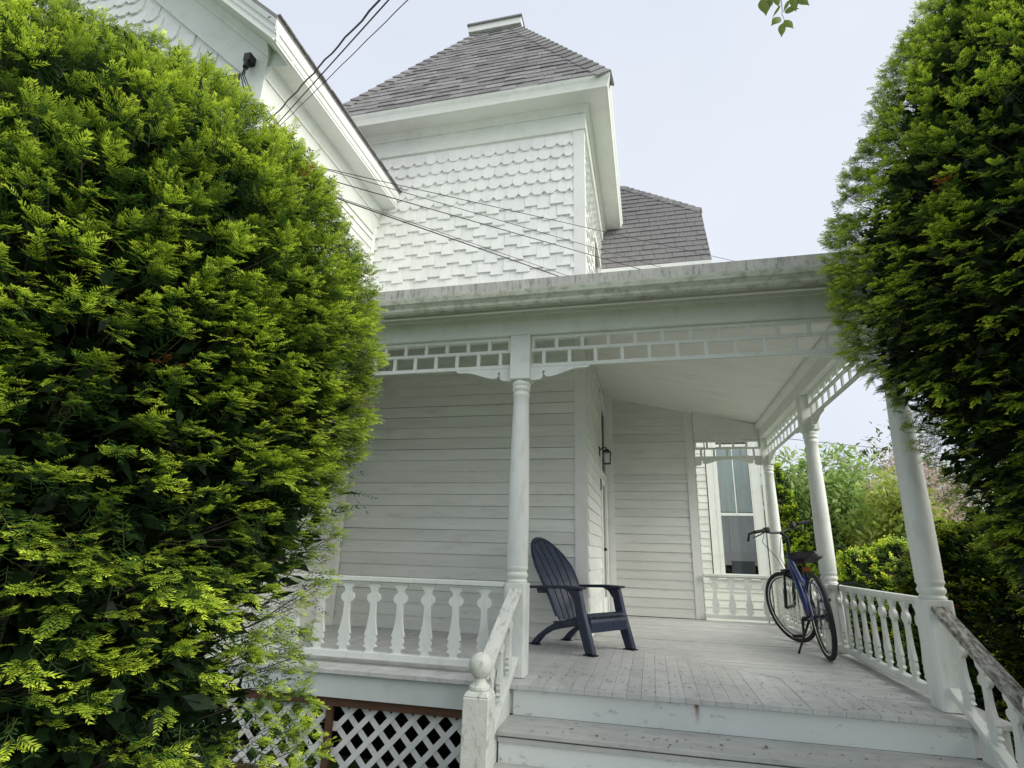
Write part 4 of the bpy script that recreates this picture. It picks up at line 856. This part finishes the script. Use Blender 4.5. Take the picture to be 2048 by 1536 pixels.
def yew(name, axis, prof, NT, label, seed, dens=None, new_l=(.035, .065), old_l=(.08, .13), trunks=(), bright=1.0, cat='shrub', far=False, deep=.18, inner=1.0, fill=1.2, fillmask=None, tuft=.026, group=None, up=lambda h: .15):
    """axis (x, y); prof: list of (height, radius); sprays set on and below the surface of that body"""
    global rng
    rng = np.random.default_rng(seed); pz = np.array([p[0] for p in prof]); pr = np.array([p[1] for p in prof])
    N = NT*7; z = rng.uniform(pz.min(), pz.max(), N); r = np.interp(z, pz, pr); keep = rng.uniform(0, 1, N) < np.maximum(r, .12)/pr.max(); z, r = z[keep], r[keep]
    a = rng.uniform(0, 2*math.pi, len(z)); dr = np.interp(z+.05, pz, pr) - np.interp(z-.05, pz, pr)
    n = unit(np.stack([np.cos(a), np.sin(a), -dr/.1*.9], 1)); n0 = np.stack([np.cos(a), np.sin(a), 0*a], 1)
    P = np.stack([axis[0] + r*np.cos(a), axis[1] + r*np.sin(a), z], 1)
    fac = np.einsum('ij,ij->i', n, unit(CAM - P)); k = (fac > -.30) | (rng.uniform(0, 1, len(P)) < .22)
    h = noise3(P, 3.2, seed); k &= rng.uniform(0, 1, len(P)) < np.clip(.85 + .45*h + .25*noise3(P*[1, 1, 2.2], 7.5, seed+9), .06, 1)
    cv = (P - CAM) @ MC; uu = cv[:, 0]/np.maximum(-cv[:, 2], .05)*.5451; vv = cv[:, 1]/np.maximum(-cv[:, 2], .05)*.5451   # half-density outside the picture
    k &= ((np.abs(uu) < .56) & (np.abs(vv) < .44) & (cv[:, 2] < 0)) | (rng.uniform(0, 1, len(P)) < .30)
    if dens is not None: k &= rng.uniform(0, 1, len(P)) < dens(P, a)
    NC = NT//TUFT; P, n, n0, z, h = P[k][:NC], n[k][:NC], n0[k][:NC], z[k][:NC], h[k][:NC]
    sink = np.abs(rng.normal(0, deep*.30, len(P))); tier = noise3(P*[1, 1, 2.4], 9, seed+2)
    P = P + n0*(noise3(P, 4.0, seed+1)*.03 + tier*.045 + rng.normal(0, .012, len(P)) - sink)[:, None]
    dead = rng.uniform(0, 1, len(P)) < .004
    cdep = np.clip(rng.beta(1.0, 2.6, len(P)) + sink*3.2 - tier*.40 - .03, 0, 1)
    # every tuft is one shoot tip with its side shoots: a small flat fan, wider than high
    ci = np.repeat(np.arange(len(P)), TUFT); tang = unit(np.cross(n[ci], np.array([0, 0, 1.0]) + 1e-3)); sx = rng.normal(0, 1, len(ci)); sz = rng.normal(0, 1, len(ci))
    cdir = unit(n + rng.normal(0, .22, P.shape)); P = P[ci] + tang*(sx*tuft*.55)[:, None] + np.array([0, 0, 1.0])*(sz*tuft*.24)[:, None] - n[ci]*(sx*sx*tuft*.22 + rng.uniform(0, tuft*.6, len(ci)))[:, None]
    n = unit(cdir[ci] + tang*(sx*.30)[:, None]); n0, z, h, sink, tier, dead, cdep = n0[ci], z[ci], h[ci], sink[ci], tier[ci], dead[ci], cdep[ci]
    hz = (z - pz.min())/(pz.max()-pz.min())
    D = unit(n + np.stack([0*z, 0*z, up(hz) + 0*z], 1) + rng.normal(0, .12, P.shape)); Zu = np.array([0, 0, 1.0]) + .35*n + rng.normal(0, .20, P.shape)
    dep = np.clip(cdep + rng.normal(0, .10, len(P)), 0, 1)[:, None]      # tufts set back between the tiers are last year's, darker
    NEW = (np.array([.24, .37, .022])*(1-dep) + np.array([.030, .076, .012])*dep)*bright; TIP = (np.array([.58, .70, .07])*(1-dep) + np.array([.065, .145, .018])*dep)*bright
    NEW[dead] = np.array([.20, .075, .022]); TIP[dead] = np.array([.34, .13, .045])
    parts = []; tp = T_FAR if far else T_NEW
    for q in range(4 if not far else 3):
        ang = np.radians([0, 38, -38, 70][q]) + rng.normal(0, .22, len(P)); R = unit(np.cross(Zu, D)); d = unit(D*np.cos(ang)[:, None] + R*np.sin(ang)[:, None] + rng.normal(0, .12, P.shape))
        L = rng.uniform(*new_l, len(P))*(1.1 if q == 0 else .9); m = rng.uniform(0, 1, len(P)) < (1, .8, .8, .25)[q]
        st = P - D*(.0 if q == 0 else .012 + .022*(q == 3)) + R*(np.sin(ang)*.006)[:, None]
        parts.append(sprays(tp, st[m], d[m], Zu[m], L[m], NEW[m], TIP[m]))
    to = T_FAR if far else T_OLD
    for q in range(1):
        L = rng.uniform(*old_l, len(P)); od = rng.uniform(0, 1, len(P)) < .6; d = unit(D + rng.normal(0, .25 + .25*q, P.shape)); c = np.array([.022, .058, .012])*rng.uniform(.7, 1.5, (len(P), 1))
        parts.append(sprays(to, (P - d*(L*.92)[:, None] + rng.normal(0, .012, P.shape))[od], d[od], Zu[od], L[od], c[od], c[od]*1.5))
    M_ = int(NT*inner)                        # shaded older twigs further in
    i = rng.integers(0, len(P), M_); ax3 = np.stack([np.full(M_, axis[0]), np.full(M_, axis[1]), P[i, 2]], 1); t = rng.uniform(.50, .92, M_)[:, None]
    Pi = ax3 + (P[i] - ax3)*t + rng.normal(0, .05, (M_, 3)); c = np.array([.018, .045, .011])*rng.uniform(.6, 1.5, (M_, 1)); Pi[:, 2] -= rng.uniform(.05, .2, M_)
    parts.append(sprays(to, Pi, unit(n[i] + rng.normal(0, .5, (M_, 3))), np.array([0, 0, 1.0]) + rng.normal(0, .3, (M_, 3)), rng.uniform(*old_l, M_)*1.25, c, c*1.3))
    M_ = int(NT*fill); ok = np.arange(len(P)) if fillmask is None else np.nonzero(fillmask(P))[0]; i = ok[rng.integers(0, len(ok), M_)]; ax3 = np.stack([np.full(M_, axis[0]), np.full(M_, axis[1]), P[i, 2]], 1); t = rng.uniform(.42, .84, M_)[:, None]
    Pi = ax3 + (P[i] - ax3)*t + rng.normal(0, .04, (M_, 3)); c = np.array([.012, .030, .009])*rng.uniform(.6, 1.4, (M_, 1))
    Pi[:, 2] -= rng.uniform(.04, .22, M_)
    parts.append(leaves(Pi, n[i], .080, c, .1, .42, seed))       # near-black filler leaves; the shade inside the yew is in their colour
    V, F, cc = join(parts)
    t = thing(name, (axis[0], axis[1], 0), label, cat, group)
    tag(put('foliage', np_mesh('foliage', V, F, np.clip(cc, 0, 1), PM['needle']), None, t), kind='stuff')
    if trunks:
        for tx, ty, tz, tr_ in trunks:
            MB().tube([(tx, ty, 0), (tx*.97+axis[0]*.03, ty, .5), (tx*.8+axis[0]*.2, ty*.8+axis[1]*.2, 1.2), (axis[0], axis[1], tz)], [tr_, tr_*.85, tr_*.7, .01], 8).obj('trunk', 'bark', t, True)
    b = MB(); sel = rng.choice(len(P), min(420 if not far else 60, len(P)), replace=False)
    for i in sel:
        p = P[i]; zz = max(.25, p[2] - rng.uniform(.1, .45)); s = Vector((axis[0] + rng.normal(0, .05), axis[1] + rng.normal(0, .05), zz)); e = Vector(p); bend = Vector((rng.normal(0, .05), rng.normal(0, .05), rng.normal(-.05, .04))); m1 = s.lerp(e, .35) + bend*.8; m2 = s.lerp(e, .7) + bend + Vector((rng.normal(0, .02), rng.normal(0, .02), 0))
        b.tube([s, m1, m2, e], [.008, .005, .003, .0012], 4)
        for q in range(2): b.tube([m2, m2.lerp(e, .6) + Vector(rng.normal(0, .05, 3))], [.0022, .001], 3)
    b.obj('branches', 'twig', t)
    return t, P, n
# left yew: a big clipped column, thin and open low on its right side
LA = (-2.15, 1.55)
Lprof = [(.05,1.06),(.45,1.16),(.95,1.14),(1.25,1.07),(1.5,1.09),(1.75,1.11),(2.0,1.11),(2.3,1.14),(2.6,1.14),(2.85,1.09),(3.03,1.0),(3.18,.89),(3.31,.75),(3.40,.58),(3.47,.37),(3.50,.05)]
def Ldens(P, a):
    right = np.clip(((P[:, 0] - LA[0])*.58 + (P[:, 1] - LA[1])*.81 - .38)/.60, 0, 1)     # the side turned to the porch
    low = np.clip((2.05 - P[:, 2])/.5, 0, 1)*np.clip((P[:, 2] - .55)/.4, .25, 1)
    return 1 - .66*right**.7*low
yl, yP, yn = yew('yew_shrub', LA, Lprof, 10200, 'big rounded clipped yew with bright new shoots in front of the left wing', 11, Ldens, (.026, .046), (.07, .11),
    trunks=((-2.0, 2.05, 2.6, .05), (-2.3, 1.6, 3.2, .07), (-2.1, 1.85, 3.0, .045)), deep=.24, inner=.3, fill=8, fillmask=lambda P: Ldens(P, 0) > .55, bright=1.28, up=lambda h: -.25 + .75*h)
# right yew, overhanging the steps
RA = (2.62, 3.30)
Rprof = [(.1,.55),(.5,.65),(1.0,.70),(1.5,.80),(1.9,1.0),(2.15,1.08),(2.4,1.16),(2.7,1.30),(2.95,1.43),(3.2,1.48),(3.5,1.48),(3.65,1.45),(4.0,1.34),(4.35,1.18),(4.8,.98),(5.2,.73),(5.5,.48),(5.8,.25),(5.9,.05)]
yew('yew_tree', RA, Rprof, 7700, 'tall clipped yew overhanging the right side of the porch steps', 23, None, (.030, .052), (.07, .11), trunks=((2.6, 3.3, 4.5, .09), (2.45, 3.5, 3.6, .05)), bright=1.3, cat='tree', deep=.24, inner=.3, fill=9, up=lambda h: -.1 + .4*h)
# yews along the right side of the porch
yew('yew_shrub', (3.15, 6.3), [(.05, .7), (.6, .85), (1.4, .86), (1.75, .75), (2.0, .5), (2.15, .1)], 2700, 'dark yew standing just outside the right porch rail', 31, None, (.05, .08), (.10, .15), trunks=((3.1, 6.3, 2.0, .05),), bright=.8, far=True, deep=.2, inner=.6)
yew('yew_shrub', (3.3, 8.6), [(.05, .9), (.6, 1.05), (1.4, 1.0), (1.75, .8), (1.95, .4), (2.0, .1)], 2700, 'low yellow-topped yew behind the bicycle and side rail', 37, None, (.05, .09), (.10, .15), trunks=((3.3, 8.6, 1.7, .05),), bright=1.9, far=True, deep=.2, inner=.6, up=lambda h: .4)
yew('yew_shrub', (3.6, 4.9), [(.05, .7), (.6, .85), (1.4, .86), (1.9, .75), (2.3, .5), (2.5, .1)], 2200, 'yew half hidden behind the tall yew at the right edge', 41, None, (.05, .08), (.10, .15), trunks=((3.6, 4.9, 2.0, .05),), bright=.8, far=True, deep=.2, inner=.6)
yew('arborvitae', (2.95, 14.2), [(.05, .5), (.6, .62), (1.6, .55), (2.6, .36), (3.4, .14), (3.85, .02)], 1500, 'narrow cone-shaped arborvitae behind the far porch post', 43, None, (.07, .11), (.12, .18), trunks=((2.95, 14.2, 3.0, .06),), bright=1.5, cat='tree', far=True, deep=.1, inner=.6, up=lambda h: .9 + 0*h)
# ---- leafy trees
def leaf_tree(name, centre, rad, NL, size, cols, label, seed, cat='tree', trunk=.1, clumps=60, group=None, twigs='bark', height0=.0):
    r = np.random.default_rng(seed); c = np.array(centre); rad = np.array(rad)
    u = unit(r.normal(size=(clumps, 3))); cc = c + u*rad*r.uniform(.35, .95, (clumps, 1)); cc[:, 2] = np.maximum(cc[:, 2], .4)
    i = r.integers(0, clumps, NL); v = unit(r.normal(size=(NL, 3))); rc = min(rad)*.36
    P = cc[i] + v*rc*r.uniform(.35, 1, (NL, 1))**.6; P[:, 2] = np.maximum(P[:, 2], .15)
    cols = np.array(cols); ci = r.integers(0, len(cols), clumps); col = cols[ci[i]]*r.uniform(.7, 1.3, (NL, 1))
    V, F, k = leaves(P, v, size, col, seed=seed)
    t = thing(name, (c[0], c[1], 0), label, cat, group)
    tag(put('crown', np_mesh('crown', V, F, np.clip(k, 0, 1), PM['leaf']), None, t), kind='stuff')
    b = MB(); base = Vector((c[0], c[1], 0)); top = Vector((c[0], c[1], c[2]))
    b.tube([base, base.lerp(top, .5) + Vector((.05, .03, 0)), top], [trunk, trunk*.8, trunk*.4], 8); b.obj('trunk', twigs, t, True)
    b = MB()
    for q in cc: m = base.lerp(top, random.uniform(.35, .9)); b.tube([m, m.lerp(Vector(q), .5) + Vector((0, 0, .1)), Vector(q)], [trunk*.3, trunk*.2, .006], 5)
    b.obj('limbs', twigs, t)
    return t
leaf_tree('rhododendron', (4.35, 15.8, 2.4), (1.55, 1.5, 2.05), 15000, .19, [(.36, .50, .14), (.40, .54, .18), (.24, .38, .09), (.48, .58, .26)], 'broad light green shrub filling the gap between the porch posts', 51, 'shrub', .08, 130)
leaf_tree('rhododendron', (5.15, 13.6, 1.85), (1.0, 1.0, 1.95), 9000, .15, [(.38, .46, .08), (.46, .50, .14), (.30, .40, .08), (.42, .50, .10), (.54, .44, .24)], 'yellow-green shrub with pinkish new leaves beside the broad green shrub', 53, 'shrub', .06, 90)
leaf_tree('dogwood_tree', (8.6, 21.5, 3.6), (2.2, 1.8, 2.0), 7000, .13, [(.60, .46, .42), (.66, .55, .50), (.52, .42, .34), (.40, .40, .22)], 'pale pink flowering tree beyond the shrubs', 57, 'tree', .10, 70, twigs='greytwig')
leaf_tree('maple_tree', (14.5, 33, 4.0), (6, 4, 4.2), 6000, .34, [(.10, .17, .04), (.14, .22, .05), (.08, .13, .03)], 'distant green tree on the right behind everything else', 59, 'tree', .25, 70)
leaf_tree('maple_tree', (3.5, 36, 2.6), (5, 3, 3.0), 4000, .34, [(.11, .19, .04), (.15, .24, .05), (.08, .14, .03)], 'distant low green tree seen past the arborvitae', 61, 'tree', .25, 50)
# bare-branched tree
bt = thing('bare_tree', (8.2, 23, 0), 'nearly bare pale-branched tree against the sky under the porch roof', 'tree')
mb = MB(); rb_ = random.Random(5)
def grow(p, d, L, r, lv):
    q = p + d*L; m = p.lerp(q, .5) + Vector((rb_.uniform(-.05, .05), rb_.uniform(-.05, .05), .02))*L
    mb.tube([p, m, q], [r, r*.85, r*.65], 5)
    if lv == 0: return
    for i in range(3 if lv > 1 else 4):
        nd = (d + Vector((rb_.uniform(-.7, .7), rb_.uniform(-.7, .7), rb_.uniform(-.15, .6)))).normalized(); grow(q if i else m, nd, L*rb_.uniform(.55, .8), r*.58, lv-1)
grow(Vector((8.2, 23, 0)), Vector((0, 0, 1)), 2.3, .10, 5)
mb.obj('branches', 'greytwig', bt, True)
# ---- leafy twig hanging in from above
tw_ = thing('leafy_branch', (.72, 2.2, C+2.75), 'small hanging twig with pointed green leaves against the sky', 'branch')
O = Vector((.70, 2.2, C+2.405)); px = .00197
def tpx(u, v, dy=0): return O + Vector(((u-1572)*px, dy, -(v-40)*px*1.04))
MB().tube([tpx(1600, -240, .1), tpx(1585, -120, .04), tpx(1573, -40), tpx(1572, 15), tpx(1570, 30), tpx(1573, 46)], [.006, .004, .0022, .0015, .0013, .001], 6).obj('stem', 'twig', tw_, True)
for st_ in ([(1590, -90), (1560, -30), (1538, -12)], [(1580, -60), (1600, -25), (1608, -6)]): MB().tube([tpx(*p) for p in st_], [.003, .002, .001], 5).obj('stem', 'twig', tw_, True)
def leafm(a, b, wd, dy, curl):
    A = tpx(*a, 0); B = tpx(*b, dy); d = B - A; L = d.length; d.normalize(); s = d.cross(Vector((0, 1, .15))).normalized(); u = s.cross(d); v = []; f = []; N = 9
    for k in range(N+1):
        t = k/N; w = wd*L*(math.sin(min(t*1.12, 1)**.8*math.pi)**.9 if t < .86 else max(0, .36*(1-t)/.14)*.55); m = A + d*(L*t) - u*(curl*math.sin(t*3.1)*L)
        v += [m - s*w + u*w*.25, m, m + s*w + u*w*.25]
    for k in range(N): f += [(3*k, 3*k+1, 3*k+4, 3*k+3), (3*k+1, 3*k+2, 3*k+5, 3*k+4)]
    me = np_mesh('leaf', np.array([tuple(x) for x in v]), np.array(f), np.array([[.17, .23, .035]]*len(v))*random.uniform(.85, 1.15), PM['leaf'])
    me.shade_smooth(); put('leaf', me, None, tw_)
for a, b, w_, dy, cu in (((1536, -30), (1537, 22), .27, .01, .05), ((1565, 36), (1541, 64), .27, -.01, .1), ((1568, 55), (1563, 91), .22, .01, .03), ((1573, 47), (1590, 77), .27, .0, .05), ((1576, 22), (1605, 34), .30, -.02, .15), ((1598, -20), (1602, 26), .2, .01, .05), ((1609, -8), (1631, 20), .27, .0, .08), ((1570, 2), (1550, 26), .09, .02, .05), ((1590, -8), (1576, 14), .15, .02, .05), ((1562, -25), (1565, 8), .22, 0, .05), ((1552, -30), (1551, 3), .15, 0, .05)):
    leafm(a, b, w_, dy, cu)
# ---- fallen leaf litter on the floor and steps
r = np.random.default_rng(77); k = 330
LP = np.stack([r.uniform(-.9, 1.75, k), EDY + .02 + np.abs(r.normal(0, .75, k)), np.full(k, FZ+.004)], 1)
k2 = 110; y2 = r.choice([4.06, 4.1, 4.2, 4.3, 4.38, 3.75, 3.9, 3.98], k2) + r.normal(0, .02, k2); z2 = np.where(y2 > 4.035, TZ[0], TZ[1]) + .005
LP = np.concatenate([LP, np.stack([r.uniform(-.95, 1.8, k2), np.clip(y2, 3.70, 4.42), z2], 1)])
sz = r.uniform(.010, .034, (len(LP), 1)); th = r.uniform(0, 6.28, len(LP)); D = np.stack([np.cos(th), np.sin(th), r.normal(0, .08, len(LP))], 1); S = np.stack([-np.sin(th), np.cos(th), 0*th], 1)
V = np.stack([LP, LP + D*sz*.5 + S*sz*.2, LP + D*sz, LP + D*sz*.5 - S*sz*.2 + [0, 0, .002]], 1).reshape(-1, 3); V[:, 2] = np.maximum(V[:, 2], np.repeat(LP[:, 2], 4))
cl = np.array([[.07, .06, .05], [.10, .085, .06], [.05, .05, .045], [.12, .13, .05]])[r.integers(0, 4, len(LP))].repeat(4, 0)
tag(put('leaf_litter', np_mesh('leaf_litter', V, np.arange(len(V)).reshape(-1, 4), cl, PM['leaf'])), 'bits of fallen leaves scattered over the porch floor and steps', 'leaf litter', kind='stuff')
